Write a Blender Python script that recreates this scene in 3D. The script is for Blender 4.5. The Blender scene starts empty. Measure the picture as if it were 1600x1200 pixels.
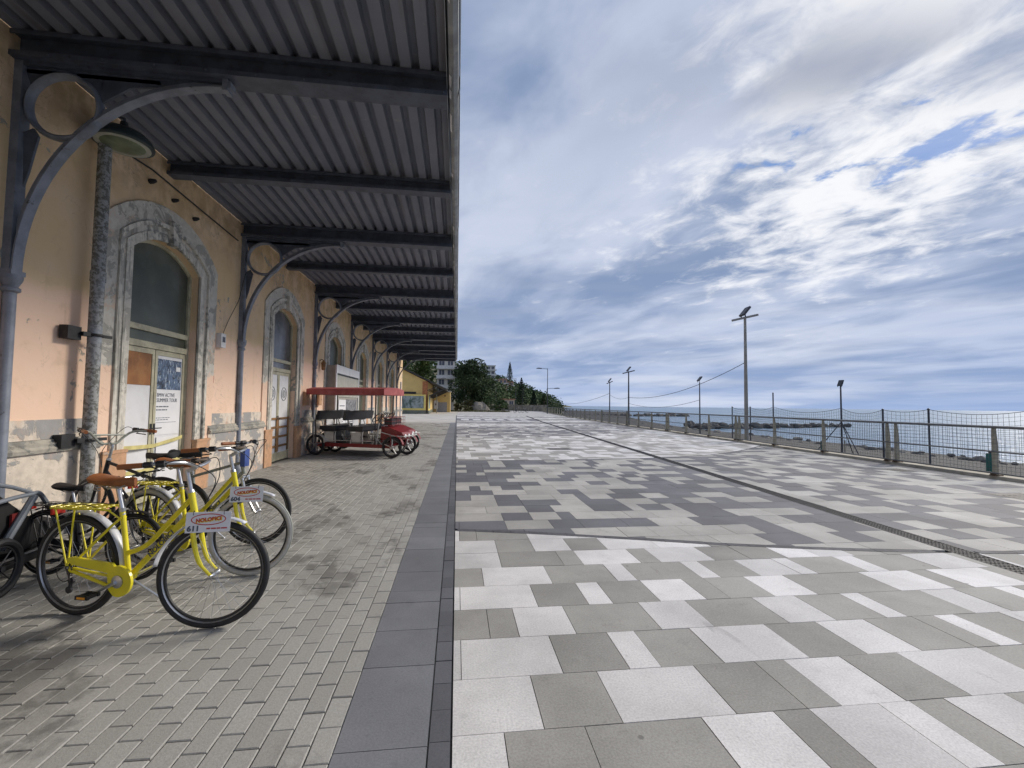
import bpy, math, random
from mathutils import Vector, Matrix
random.seed(7)
R_ = math.radians
scene = bpy.context.scene
COL = scene.collection

# ------------------------------------------------------------------ camera
cam_d = bpy.data.cameras.new('camera'); cam = bpy.data.objects.new('camera', cam_d); COL.objects.link(cam)
cam_d.sensor_width = 36.0; cam_d.lens = 695.0/1600*36; cam_d.clip_start = 0.05; cam_d.clip_end = 30000
def aim(yaw, pitch, roll):
    f = Vector((math.sin(yaw)*math.cos(pitch), math.cos(yaw)*math.cos(pitch), math.sin(pitch)))
    r = Vector((math.cos(yaw), -math.sin(yaw), 0)); u = r.cross(f)
    r2 = r*math.cos(roll)+u*math.sin(roll); u2 = u*math.cos(roll)-r*math.sin(roll)
    return Matrix((r2, u2, -f)).transposed()
CAM = Vector((0, 0, 1.5))
cam.matrix_world = Matrix.Translation(CAM) @ aim(R_(7.015), R_(2.719), 0.0117).to_4x4()
scene.camera = cam

# ------------------------------------------------------------------ world
SUN_EL, SUN_AZ = R_(31), R_(64)          # azimuth measured from +Y towards +X
world = bpy.data.worlds.new('World'); scene.world = world; world.use_nodes = True
def build_world():
    nt = world.node_tree; N = nt.nodes; L = nt.links; N.clear()
    def nd(t, **k):
        n = N.new(t)
        for a, b in k.items(): setattr(n, a, b)
        return n
    def val(x, sock):
        if isinstance(x, (int, float)): sock.default_value = x
        else: L.new(x, sock)
    def mth(op, a, b=0.0, c=0.0, clamp=False):
        n = nd('ShaderNodeMath', operation=op); n.use_clamp = clamp
        val(a, n.inputs[0]); val(b, n.inputs[1]); val(c, n.inputs[2]); return n.outputs[0]
    def mix(f, a, b):
        n = nd('ShaderNodeMix', data_type='RGBA'); val(f, n.inputs[0])
        for x, s in ((a, n.inputs[6]), (b, n.inputs[7])):
            if isinstance(x, tuple): s.default_value = (*x, 1)
            else: L.new(x, s)
        return n.outputs[2]
    def sstep(x, a, b):
        n = nd('ShaderNodeMapRange', interpolation_type='SMOOTHSTEP'); val(x, n.inputs[0])
        n.inputs[1].default_value = a; n.inputs[2].default_value = b; return n.outputs[0]
    tc = nd('ShaderNodeTexCoord'); sp = nd('ShaderNodeSeparateXYZ'); L.new(tc.outputs['Generated'], sp.inputs[0])
    X, Y, Z = sp.outputs
    zc = mth('ADD', mth('MAXIMUM', Z, 0.0), 0.12)
    px, py = mth('DIVIDE', X, zc), mth('DIVIDE', Y, zc)
    def noise(sx, sy, scale, detail, rough=.55, dist=0., rot=0., off=0.):
        c = nd('ShaderNodeCombineXYZ')
        a = mth('ADD', mth('MULTIPLY', px, math.cos(rot)), mth('MULTIPLY', py, math.sin(rot)))
        b = mth('SUBTRACT', mth('MULTIPLY', py, math.cos(rot)), mth('MULTIPLY', px, math.sin(rot)))
        L.new(mth('MULTIPLY', a, sx), c.inputs[0]); L.new(mth('MULTIPLY', b, sy), c.inputs[1]); c.inputs[2].default_value = off
        n = nd('ShaderNodeTexNoise'); L.new(c.outputs[0], n.inputs['Vector'])
        n.inputs['Scale'].default_value = scale; n.inputs['Detail'].default_value = detail
        n.inputs['Roughness'].default_value = rough; n.inputs['Distortion'].default_value = dist
        return n.outputs[0]
    def blob(cx, cy, rx, ry, rot):
        dx, dy = mth('SUBTRACT', px, cx), mth('SUBTRACT', py, cy)
        a = mth('DIVIDE', mth('ADD', mth('MULTIPLY', dx, math.cos(rot)), mth('MULTIPLY', dy, math.sin(rot))), rx)
        b = mth('DIVIDE', mth('SUBTRACT', mth('MULTIPLY', dy, math.cos(rot)), mth('MULTIPLY', dx, math.sin(rot))), ry)
        q = mth('ADD', mth('MULTIPLY', a, a), mth('MULTIPLY', b, b))
        return mth('EXPONENT', mth('MULTIPLY', q, -1.0))
    big = noise(1.0, .50, .95, 3, .5, .3, .30, 3.1)
    mid = noise(1.0, .55, 2.4, 5, .55, .4, .42, 7.7)
    fin = noise(1.0, .75, 7.0, 8, .60, .35, .5, 1.3)
    # smooth veil of high cloud: blue grey to pale
    veil = mth('ADD', mth('MULTIPLY', big, .62), mth('MULTIPLY', mid, .38))
    base = mix(sstep(veil, .40, .60), (.225, .305, .48), (.60, .655, .80))
    # brighter broken bank of cloud
    bank = blob(1.42, 1.36, .66, 1.15, -.50)
    bank2 = blob(.80, .62, .26, .36, .2)
    w = mth('ADD', mth('MULTIPLY', bank, .68), mth('MULTIPLY', bank2, .42))
    w = mth('ADD', w, mth('MULTIPLY', mth('SUBTRACT', fin, .5), 1.55))
    w = mth('ADD', w, mth('MULTIPLY', mth('SUBTRACT', mid, .5), .95))
    white = sstep(w, .20, .80)
    col = mix(white, base, (.95, .955, .98))
    # grey bellies in and above the bank
    belly = mth('MULTIPLY', blob(.88, .93, .46, .15, -.36), sstep(mid, .34, .54))
    bel2 = mth('MULTIPLY', blob(.45, 1.25, .22, .5, .3), sstep(mid, .3, .6))
    col = mix(mth('MULTIPLY', belly, .85), col, (.345, .38, .48))
    col = mix(mth('MULTIPLY', bel2, .55), col, (.38, .445, .60))
    # blue gaps
    gn = noise(1, .8, 6.5, 6, .58, .3, .35, 5.5)
    gap = mth('ADD', mth('MULTIPLY', blob(1.42, 1.12, .40, .20, -.25), .52), mth('MULTIPLY', mth('SUBTRACT', gn, .5), 2.6))
    gap = mth('ADD', gap, mth('MULTIPLY', mth('SUBTRACT', fin, .5), -1.6))
    gapm = mth('MULTIPLY', sstep(gap, .34, .72), sstep(blob(1.42, 1.12, .55, .34, -.25), .12, .5))
    # thin bands low over the sea
    low = mth('EXPONENT', mth('MULTIPLY', mth('MAXIMUM', Z, 0.0), -7.5))
    c2 = nd('ShaderNodeCombineXYZ'); L.new(mth('MULTIPLY', X, 2.0), c2.inputs[0]); L.new(mth('MULTIPLY', Y, 2.0), c2.inputs[1]); L.new(mth('MULTIPLY', Z, 20), c2.inputs[2])
    nb = nd('ShaderNodeTexNoise'); L.new(c2.outputs[0], nb.inputs['Vector']); nb.inputs['Scale'].default_value = 1.7; nb.inputs['Detail'].default_value = 6
    band = mix(sstep(nb.outputs[0], .40, .68), (.34, .455, .715), (.615, .68, .84))
    col = mix(mth('MULTIPLY', low, .9), col, band)
    sky = nd('ShaderNodeTexSky', sky_type='NISHITA'); sky.sun_disc = False
    sky.sun_elevation = SUN_EL; sky.sun_rotation = SUN_AZ
    b1 = nd('ShaderNodeBackground'); L.new(sky.outputs[0], b1.inputs[0]); b1.inputs[1].default_value = 0.05
    b3 = nd('ShaderNodeBackground'); b3.inputs[0].default_value = (.10, .25, .60, 1); b3.inputs[1].default_value = 0.55
    b2 = nd('ShaderNodeBackground'); L.new(col, b2.inputs[0]); b2.inputs[1].default_value = 0.512
    mg = nd('ShaderNodeMixShader'); mg.inputs[0].default_value = .85; L.new(b1.outputs[0], mg.inputs[1]); L.new(b3.outputs[0], mg.inputs[2])
    ms = nd('ShaderNodeMixShader'); cloud = mth('SUBTRACT', 1.0, mth('MULTIPLY', gapm, .88))
    L.new(cloud, ms.inputs[0]); L.new(mg.outputs[0], ms.inputs[1]); L.new(b2.outputs[0], ms.inputs[2])
    out = nd('ShaderNodeOutputWorld'); L.new(ms.outputs[0], out.inputs[0])
build_world()

# ------------------------------------------------------------------ sun and exposure
sd = bpy.data.lights.new('sun', 'SUN'); sd.energy = 1.5; sd.angle = R_(15); sd.color = (1, .92, .80)
sun = bpy.data.objects.new('sun', sd); COL.objects.link(sun)
sdir = Vector((math.sin(SUN_AZ)*math.cos(SUN_EL), math.cos(SUN_AZ)*math.cos(SUN_EL), math.sin(SUN_EL)))
sun.rotation_euler = (-sdir).to_track_quat('-Z', 'Y').to_euler(); sun.location = (20, 10, 30)
vs = scene.view_settings; vs.view_transform = 'Standard'; vs.look = 'None'; vs.exposure = 1.0; vs.gamma = 1; vs.use_curve_mapping = False
scene.cycles.max_bounces = 7; scene.cycles.diffuse_bounces = 4; scene.cycles.glossy_bounces = 3; scene.cycles.transmission_bounces = 2
scene.cycles.use_adaptive_sampling = True; scene.cycles.adaptive_threshold = .02

# ------------------------------------------------------------------ helpers
class MB:
    def __init__(s): s.v = []; s.f = []; s.m = []; s.t = []
    def add(s, vs, fs, m=0, t=0.0):
        b = len(s.v); s.v += [tuple(p) for p in vs]
        for f in fs: s.f.append(tuple(b+i for i in f)); s.m.append(m); s.t.append(t)
    def box(s, x0, x1, y0, y1, z0, z1, m=0, t=0.0):
        s.add([(x0,y0,z0),(x1,y0,z0),(x1,y1,z0),(x0,y1,z0),(x0,y0,z1),(x1,y0,z1),(x1,y1,z1),(x0,y1,z1)],
              [(3,2,1,0),(4,5,6,7),(0,1,5,4),(1,2,6,5),(2,3,7,6),(3,0,4,7)], m, t)
    def bar(s, p, q, w, h, up=(0,0,1), m=0):
        p, q = Vector(p), Vector(q); d = (q-p).normalized(); u = Vector(up); sx = d.cross(u)
        if sx.length < 1e-4: sx = d.cross(Vector((1,0,0)))
        sx.normalize(); u = sx.cross(d); vs = []
        for c in (p, q):
            for a, b in ((-1,-1),(1,-1),(1,1),(-1,1)): vs.append(c+sx*a*w/2+u*b*h/2)
        s.add(vs, [(3,2,1,0),(4,5,6,7),(0,1,5,4),(1,2,6,5),(2,3,7,6),(3,0,4,7)], m)
    def tube(s, pts, r, n=8, closed=False, m=0):
        pts = [Vector(p) for p in pts]; k = len(pts)
        rs = r if isinstance(r, (list, tuple)) else [r]*k
        up = None; vs = []
        for i, p in enumerate(pts):
            a = pts[i-1] if (i > 0 or closed) else p; b = pts[(i+1) % k] if (i < k-1 or closed) else p
            d = (b-a).normalized()
            if up is None:
                up = d.cross(Vector((0,0,1)));
                if up.length < 1e-3: up = d.cross(Vector((1,0,0)))
                up.normalize()
            up = (up-d*up.dot(d)).normalized(); w = d.cross(up)
            for j in range(n):
                t = 2*math.pi*j/n; vs.append(p+(up*math.cos(t)+w*math.sin(t))*rs[i])
        fs = []
        for i in range(k if closed else k-1):
            for j in range(n):
                a = i*n+j; b = i*n+(j+1) % n; c = ((i+1) % k)*n+(j+1) % n; e = ((i+1) % k)*n+j
                fs.append((a, b, c, e))
        if not closed: fs += [tuple(range(n-1, -1, -1)), tuple(range((k-1)*n, k*n))]
        s.add(vs, fs, m)
    def torus(s, c, axis, R, r, n=40, k=8, m=0, flat=1.0):
        c = Vector(c); ax = Vector(axis).normalized(); u = ax.cross(Vector((0,0,1)))
        if u.length < 1e-3: u = Vector((1,0,0))
        u.normalize(); w = ax.cross(u); vs = []; fs = []
        for i in range(n):
            t = 2*math.pi*i/n; d = u*math.cos(t)+w*math.sin(t)
            for j in range(k):
                q = 2*math.pi*j/k; vs.append(c+d*(R+r*math.cos(q))+ax*(r*flat*math.sin(q)))
        for i in range(n):
            for j in range(k):
                fs.append((i*k+j, i*k+(j+1) % k, ((i+1) % n)*k+(j+1) % k, ((i+1) % n)*k+j))
        s.add(vs, fs, m)
    def lathe(s, c, prof, axis=(0,0,1), n=16, m=0):
        c = Vector(c); ax = Vector(axis).normalized(); u = ax.cross(Vector((0,1,0)))
        if u.length < 1e-3: u = Vector((1,0,0))
        u.normalize(); w = ax.cross(u); vs = []; fs = []; k = len(prof)
        for r, h in prof:
            for j in range(n):
                t = 2*math.pi*j/n; vs.append(c+ax*h+(u*math.cos(t)+w*math.sin(t))*r)
        for i in range(k-1):
            for j in range(n): fs.append((i*n+j, i*n+(j+1) % n, (i+1)*n+(j+1) % n, (i+1)*n+j))
        fs += [tuple(range(n-1, -1, -1)), tuple(range((k-1)*n, k*n))]
        s.add(vs, fs, m)
    def prism(s, poly, fn, a, b, m=0, t=0.0):
        """poly: list of 2-D points; fn(u, v, w) -> 3-D; extruded w from a to b"""
        n = len(poly); vs = [fn(u, v, a) for u, v in poly]+[fn(u, v, b) for u, v in poly]
        fs = [tuple(range(n-1, -1, -1)), tuple(range(n, 2*n))]+[(i, (i+1) % n, n+(i+1) % n, n+i) for i in range(n)]
        s.add(vs, fs, m, t)
    def xf(s, M): s.v = [tuple(M @ Vector(p)) for p in s.v]; return s
    def mesh(s, name, mats, smooth=False, tint=False, weld=False):
        me = bpy.data.meshes.new(name); me.from_pydata(s.v, [], s.f); me.validate(clean_customdata=False)
        for m in (mats if isinstance(mats, (list, tuple)) else [mats]): me.materials.append(m)
        if len(me.polygons) == len(s.m):
            if any(s.m): me.polygons.foreach_set('material_index', s.m)
            if tint:
                a = me.attributes.new('tint', 'FLOAT', 'FACE'); a.data.foreach_set('value', s.t)
        import bmesh
        bm = bmesh.new(); bm.from_mesh(me)
        if weld: bmesh.ops.remove_doubles(bm, verts=bm.verts, dist=1e-5)
        bmesh.ops.recalc_face_normals(bm, faces=bm.faces); bm.to_mesh(me); bm.free()
        if smooth:
            me.polygons.foreach_set('use_smooth', [True]*len(me.polygons))
            me.set_sharp_from_angle(angle=R_(40))
        me.update(); return me
    def build(s, name, mats, parent=None, smooth=False, tint=False, weld=False):
        o = bpy.data.objects.new(name, s.mesh(name, mats, smooth, tint, weld)); COL.objects.link(o)
        if parent: o.parent = parent
        return o
def tag(o, label=None, cat=None, group=None, kind=None):
    if label: o['label'] = label
    if cat: o['category'] = cat
    if group: o['group'] = group
    if kind: o['kind'] = kind
    return o
def empty(name, loc=(0,0,0), rz=0, parent=None):
    o = bpy.data.objects.new(name, None); COL.objects.link(o); o.location = loc; o.rotation_euler = (0,0,rz); o.empty_display_size = .2
    if parent: o.parent = parent
    return o
def thing(name, label, cat, loc=(0,0,0), rz=0, group=None): return tag(empty(name, loc, rz), label, cat, group)
def dup(o, parent=None):
    c = o.copy(); COL.objects.link(c); c.parent = parent
    for ch in list(o.children): dup(ch, c)
    return c
def text(body, size, mat, parent, origin, ux, uy, name='lettering', align='LEFT', sx=1.0, bold=0.0):
    cu = bpy.data.curves.new('t', 'FONT'); cu.body = body; cu.size = size; cu.align_x = align; cu.extrude = 0.0006; cu.offset = bold
    ob = bpy.data.objects.new('t', cu); COL.objects.link(ob)
    dg = bpy.context.evaluated_depsgraph_get(); me = bpy.data.meshes.new_from_object(ob.evaluated_get(dg))
    bpy.data.objects.remove(ob); bpy.data.curves.remove(cu)
    ux, uy = Vector(ux).normalized(), Vector(uy).normalized(); uz = ux.cross(uy)
    Mx = Matrix((ux*sx, uy, uz)).transposed().to_4x4(); Mx.translation = Vector(origin); me.transform(Mx)
    me.materials.clear(); me.materials.append(mat)
    o = bpy.data.objects.new(name, me); COL.objects.link(o); o.parent = parent; return o

# ------------------------------------------------------------------ materials
def nodes(name):
    m = bpy.data.materials.new(name); m.use_nodes = True; nt = m.node_tree
    return m, nt, nt.nodes['Principled BSDF']
class NT:
    def __init__(s, nt): s.nt = nt
    def n(s, t, **k):
        x = s.nt.nodes.new(t)
        for a, b in k.items(): setattr(x, a, b)
        return x
    def l(s, a, b): s.nt.links.new(a, b)
    def put(s, x, sock):
        if isinstance(x, tuple): sock.default_value = (*x, 1) if len(x) == 3 else x
        elif isinstance(x, (int, float)): sock.default_value = x
        else: s.l(x, sock)
    def pos(s, obj=False):
        return s.n('ShaderNodeTexCoord').outputs['Object'] if obj else s.n('ShaderNodeNewGeometry').outputs['Position']
    def noise(s, vec, scale, detail=4, rough=.55, dist=0, stretch=None):
        if stretch:
            mp = s.n('ShaderNodeMapping'); s.l(vec, mp.inputs[0]); mp.inputs['Scale'].default_value = stretch; vec = mp.outputs[0]
        x = s.n('ShaderNodeTexNoise'); s.l(vec, x.inputs['Vector']); x.inputs['Scale'].default_value = scale
        x.inputs['Detail'].default_value = detail; x.inputs['Roughness'].default_value = rough; x.inputs['Distortion'].default_value = dist
        return x.outputs[0]
    def step(s, x, a, b, lo=0., hi=1.):
        r = s.n('ShaderNodeMapRange', interpolation_type='SMOOTHSTEP'); s.put(x, r.inputs[0])
        for i, v in ((1,a),(2,b),(3,lo),(4,hi)): r.inputs[i].default_value = v
        return r.outputs[0]
    def mix(s, f, a, b, blend='MIX'):
        x = s.n('ShaderNodeMix', data_type='RGBA', blend_type=blend); s.put(f, x.inputs[0]); s.put(a, x.inputs[6]); s.put(b, x.inputs[7]); return x.outputs[2]
    def m(s, op, a, b=0., clamp=False):
        x = s.n('ShaderNodeMath', operation=op); x.use_clamp = clamp; s.put(a, x.inputs[0]); s.put(b, x.inputs[1]); return x.outputs[0]
    def sep(s, v):
        x = s.n('ShaderNodeSeparateXYZ'); s.l(v, x.inputs[0]); return x.outputs
    def bump(s, h, strength, dist, bsdf):
        b = s.n('ShaderNodeBump'); s.put(h, b.inputs['Height']); b.inputs['Strength'].default_value = strength; b.inputs['Distance'].default_value = dist
        s.l(b.outputs[0], bsdf.inputs['Normal'])
def mat(name, col, rough=.6, metal=0., var=.12, scale=6., bump=0., bscale=60., dirt=None, dirt_amt=.5, dscale=3., obj=True, rnd=0., spec=.5):
    m, nt, b = nodes(name); g = NT(nt); p = g.pos(obj)
    n = g.noise(p, scale, 5)
    f = g.step(n, .3, .7, 1-var, 1+var)
    c = g.mix(1., col, (1, 1, 1), 'MULTIPLY')
    hs = g.n('ShaderNodeHueSaturation'); g.l(c, hs.inputs['Color'])
    if rnd:
        oi = g.n('ShaderNodeObjectInfo'); at = g.n('ShaderNodeAttribute', attribute_name='tint')
        q = g.m('FRACT', g.m('ADD', oi.outputs['Random'], at.outputs['Fac'])); f = g.m('MULTIPLY', f, g.m('ADD', g.m('MULTIPLY', q, 2*rnd), 1-rnd))
    g.l(f, hs.inputs['Value']); c = hs.outputs[0]
    if dirt:
        d = g.step(g.noise(p, dscale, 7, .65), .48, .66, 0, dirt_amt); c = g.mix(d, c, dirt)
    g.l(c, b.inputs['Base Color']); b.inputs['Roughness'].default_value = rough; b.inputs['Metallic'].default_value = metal
    b.inputs['Specular IOR Level'].default_value = spec
    if bump: g.bump(g.noise(p, bscale, 4), bump, .01, b)
    return m

# ------------------------------------------------------------------ layout constants
WX = -4.40                                   # station wall face
CY = [0.17+4.7*i for i in range(8)]          # canopy columns along Y (0.17 ... 33.07)
STATION_END = 36.6; CANOPY_END = 35.6
def fence_x(y): return 11.25+.05*y+max(0., y-30)**2*.0007
def drain_x(y):
    pts = [(0,5.12),(3.6,5.3),(6.3,5.5),(14.2,6.06),(39,7.7),(62,9.65),(120,15.5)]
    for (a,b),(c,d) in zip(pts, pts[1:]):
        if y <= c: return b+(d-b)*(y-a)/(c-a)
    return 15.5
def pw(pts, x):
    if x <= pts[0][0]: return pts[0][1]
    for (a,b),(c,d) in zip(pts, pts[1:]):
        if x <= c:
            t = (x-a)/(c-a); return b+(d-b)*t
    return pts[-1][1]
A1 = [(0,5.44),(.5,5.35),(1.04,5.21),(2.09,4.91),(2.98,4.63),(3.7,4.46),(4.34,4.33),(5.2,4.19),(6.04,4.10),(7.5,4.02),(9.5,4.02),(12.5,4.1)]
A2 = [(0,12.03),(1.6,12.08),(3.33,12.2),(4.5,12.32),(5.5,12.5),(6.6,12.78),(7.65,13.15),(8.5,13.6),(9.23,14.1),(10.3,14.9),(11.2,15.7),(12.5,16.9)]
A3 = [(0,20.4),(4,21.0),(7,22.6),(10,25.2),(14,29.5)]
A4 = [(0,30.5),(4,31.3),(8,33.5),(15,40)]

# ------------------------------------------------------------------ ground sheets, beach, sea
M_concrete = mat('pale_concrete', (.50,.47,.42), .85, var=.12, scale=.6, bump=.15, bscale=30, dirt=(.33,.31,.29), dirt_amt=.35, dscale=.35, obj=False)
M_sand = mat('pale_joint_sand', (.21,.20,.175), .95, var=.2, scale=30, obj=False)
M_bed = mat('joint_sand', (.085,.08,.075), .95, var=.2, scale=30, obj=False)
M_land = mat('dry_ground', (.22,.19,.14), .95, var=.25, scale=.1, obj=False)

def ribbon(name, mat_, xl, xr, y0, y1, zf, n=60, parent=None):
    mb = MB(); ys = [y0+(y1-y0)*i/n for i in range(n+1)]
    for a, b in zip(ys, ys[1:]):
        mb.add([(xl(a),a,zf),(xr(a),a,zf),(xr(b),b,zf),(xl(b),b,zf)], [(0,1,2,3)])
    return mb.build(name, mat_, parent)
g0 = ribbon('ground', M_land, lambda y: -900, lambda y: fence_x(min(y,180))+.1, -60, 900, -.30, 80); tag(g0, kind='structure')
far_conc = ribbon('concrete_yard', M_concrete, lambda y: -40, lambda y: -.004, 37.2, 150, -.004, 20); tag(far_conc, kind='structure')
bk0 = ribbon('bed_left', M_sand, lambda y: -9.0, lambda y: -.006, -12, 37.2, -.014, 20)

def beach():
    mb = MB(); xs = [0,.02,.06,.12,.2,.3,.4,.5,.6,.7,.8,.9,.96,1.0,1.06,1.2]; ys = [-40+5*i for i in range(70)]
    random.seed(3)
    def shore(y): return 44.5+max(0, y-75)**1.35*.05
    vs = []
    for y in ys:
        x0 = fence_x(max(0, min(y, 200)))+.42
        for i, t in enumerate(xs):
            x = x0+(shore(y)-x0)*t; z = -1.05-1.5*t**1.15+(.06*math.sin(x*.9+y*.31)+.05*math.sin(y*.7-x*.4) if 0 < t < 1 else 0)
            if t > 1: z = -2.6-(t-1)*8
            vs.append((x, y, z))
    k = len(xs); fs = [(j*k+i, j*k+i+1, (j+1)*k+i+1, (j+1)*k+i) for j in range(len(ys)-1) for i in range(k-1)]
    mb.add(vs, fs)
    m, nt, b = nodes('beach_gravel'); g = NT(nt); p = g.pos()
    v = g.n('ShaderNodeTexVoronoi'); g.l(p, v.inputs['Vector']); v.inputs['Scale'].default_value = 14
    c = g.mix(g.step(g.noise(p, .35, 6), .35, .65), (.036,.035,.034), (.066,.063,.06))
    c = g.mix(.55, c, g.mix(v.outputs['Color'], (.012,.012,.012), (.115,.11,.105)))
    g.l(c, b.inputs['Base Color']); b.inputs['Roughness'].default_value = .9
    g.bump(v.outputs['Distance'], .6, .04, b)
    o = mb.build('beach', m, smooth=True); return tag(o, kind='structure')
beach()
def sea():
    mb = MB(); mb.add([(-3000,-3000,-2.55),(16000,-3000,-2.55),(16000,20000,-2.55),(-3000,20000,-2.55)], [(0,1,2,3)])
    m, nt, b = nodes('sea_water'); g = NT(nt); p = g.pos()
    c = g.mix(g.step(g.noise(p, .012, 3, stretch=(1,.5,1)), .35, .65), (.17,.26,.36), (.24,.33,.42)); g.l(c, b.inputs['Base Color'])
    b.inputs['Roughness'].default_value = .30; b.inputs['IOR'].default_value = 1.33; b.inputs['Specular IOR Level'].default_value = .22
    h = g.m('ADD', g.noise(p, .35, 5, .6, .4, (1,.45,1)), g.m('MULTIPLY', g.noise(p, 1.6, 4, .6, .3, (1,.5,1)), .35))
    g.bump(h, .9, .55, b)
    o = mb.build('sea', m); return tag(o, kind='structure')
sea()
# sea wall under the railing
ribbon_mb = MB(); ys = [-20+2*i for i in range(90)]
for a, b in zip(ys, ys[1:]):
    xa, xb = fence_x(max(a,0))+.1, fence_x(max(b,0))+.1
    ribbon_mb.add([(xa,a,.07),(xa+.34,a,.07),(xa+.38,a,-1.4),(xa,a,-1.4),(xb,b,.07),(xb+.34,b,.07),(xb+.38,b,-1.4),(xb,b,-1.4)],
                  [(0,1,5,4),(1,2,6,5),(3,0,4,7)])
M_ledge = mat('ledge_concrete', (.46,.42,.34), .9, var=.2, scale=2.5, dirt=(.22,.18,.12), dirt_amt=.6, dscale=1.6, obj=False, bump=.2)
tag(ribbon_mb.build('sea_wall', M_ledge), kind='structure')

# ------------------------------------------------------------------ promenade tiles
def tilemat(name, col, var=.14, speck=.14, rnd=.13, rough=.75):
    m, nt, b = nodes(name); g = NT(nt); p = g.pos()
    n1 = g.noise(p, 1.3, 5, .6); n2 = g.noise(p, 90, 3, .6); n3 = g.noise(p, 7, 5, .65)
    f = g.m('MULTIPLY', g.step(n1, .3, .7, 1-var, 1+var), g.step(n2, .25, .75, 1-speck, 1+speck))
    oi = g.n('ShaderNodeObjectInfo'); at = g.n('ShaderNodeAttribute', attribute_name='tint')
    q = g.m('FRACT', g.m('ADD', oi.outputs['Random'], at.outputs['Fac'])); f = g.m('MULTIPLY', f, g.m('ADD', g.m('MULTIPLY', q, 2*rnd), 1-rnd))
    hs = g.n('ShaderNodeHueSaturation'); hs.inputs['Color'].default_value = (*col, 1); g.l(f, hs.inputs['Value'])
    d = g.step(n3, .56, .76, 0, .34); c = g.mix(d, hs.outputs[0], tuple(x*.58 for x in col))
    scf = g.m('MULTIPLY', g.step(g.noise(p, 2.6, 7, .7, 1.5, (1,.22,1)), .60, .66), g.step(g.noise(p, .8, 3), .48, .6)); c = g.mix(g.m('MULTIPLY', scf, .28), c, (.16,.15,.14))
    pit = g.step(g.noise(p, 38, 2, .5), .66, .72, 0, .35); c = g.mix(pit, c, tuple(x*.62 for x in col))
    big_ = g.step(g.noise(p, .45, 6, .65, .5), .5, .72, 0, .30); c = g.mix(big_, c, tuple(x*.55 for x in (col[0]*1.02,col[1],col[2]*.92)))
    # scattered small marks (gum, drips)
    v = g.n('ShaderNodeTexVoronoi'); g.l(p, v.inputs['Vector']); v.inputs['Scale'].default_value = 3.1
    dot = g.m('MULTIPLY', g.step(v.outputs['Distance'], .035, .06, 1, 0), g.step(g.noise(p, 1.1, 1), .47, .5))
    c = g.mix(g.m('MULTIPLY', dot, .55), c, (.09,.085,.08))
    g.l(c, b.inputs['Base Color']); b.inputs['Roughness'].default_value = rough; b.inputs['Specular IOR Level'].default_value = .35
    g.bump(n2, .25, .003, b); return m
T = [tilemat('tile_white', (.68,.662,.65)), tilemat('tile_warm_grey', (.335,.325,.30)), tilemat('tile_cream', (.43,.415,.385)),
     tilemat('tile_slate', (.15,.15,.165)), tilemat('tile_pale_grey', (.37,.355,.335)), tilemat('tile_mauve_grey', (.20,.192,.205))]
PIT = .4135; GAP = .0022; TH = .03; U = .193
LAY = {-1: ('WGGWGWWGWG', [.24,.62,1.2,1.58,1.77,2.16,2.34,2.54,2.91]), 0: ('WGWGGWGW', [.43,.81,1.39,1.77,1.96,2.33,2.72]), 1: ('WWGWGWGWGGWG', [.05,.62,1.01,1.2,1.59,2.14,2.53,2.91,3.3,3.48,3.65]),
       2: ('GGWGWGWGWGWW', [.24,.43,.81,1.4,1.78,2.34,2.71,3.11,3.28,3.85,4.17]), 3: ('WWGWGWGGWGWGG', [.05,.63,1.02,1.21,1.59,1.97,2.17,2.55,2.93,3.69,4.2,4.4]),
       4: ('GWGWGWGWWGWGWG', [.25,.83,1.4,1.58,2.17,2.35,2.73,3.13,3.3,3.81,4.03,4.59,5.1]), 5: ('WGGWGWGGWG', [.44,1.03,1.22,1.79,1.99,2.55,2.93,3.33,3.69])}
def clip(poly, nx, ny, c):
    """keep the side nx*x+ny*y <= c"""
    out = []; n = len(poly)
    for i in range(n):
        p, q = poly[i], poly[(i+1) % n]; a = nx*p[0]+ny*p[1]-c; b = nx*q[0]+ny*q[1]-c
        if a <= 0: out.append(p)
        if (a < 0 < b) or (b < 0 < a):
            t = a/(a-b); out.append((p[0]+(q[0]-p[0])*t, p[1]+(q[1]-p[1])*t))
    return out
def area(p): return abs(sum(p[i][0]*p[(i+1) % len(p)][1]-p[(i+1) % len(p)][0]*p[i][1] for i in range(len(p))))/2
def zone_of(x, y):
    for k, A in enumerate((A1, A2, A3, A4)):
        if y < pw(A, x): return k
    return 4
def pick(zone, x, y):
    r = random.random()
    if zone == 0: return 0 if r < .46 else 1
    if zone == 1:
        return 3 if r < .47 else 2
    if zone == 2: return 0 if r < .5 else (2 if r < .6 else 4)
    if zone == 3: return 5 if r < .42 else (3 if r < .55 else (4 if r < .85 else 0))
    k = int((y-31)/4.5) % 2
    return (0 if r < .7 else 4) if k == 0 else (4 if r < .6 else 5)
def inset(poly, d):
    cx = sum(p[0] for p in poly)/len(poly); cy = sum(p[1] for p in poly)/len(poly); out = []
    n = len(poly); P = [Vector((p[0],p[1])) for p in poly]
    a2 = sum(poly[i][0]*poly[(i+1) % n][1]-poly[(i+1) % n][0]*poly[i][1] for i in range(n))
    sg = 1 if a2 > 0 else -1
    for i in range(n):
        e1 = (P[i]-P[i-1]); e2 = (P[(i+1) % n]-P[i])
        if e1.length < 1e-6 or e2.length < 1e-6: continue
        e1.normalize(); e2.normalize(); n1 = Vector((-e1.y, e1.x))*sg; n2 = Vector((-e2.y, e2.x))*sg
        k = 1+n1.dot(n2)
        if k < .15: out.append(tuple(P[i])); continue
        out.append(tuple(P[i]+(n1+n2)*(d/k)))
    return out
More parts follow.
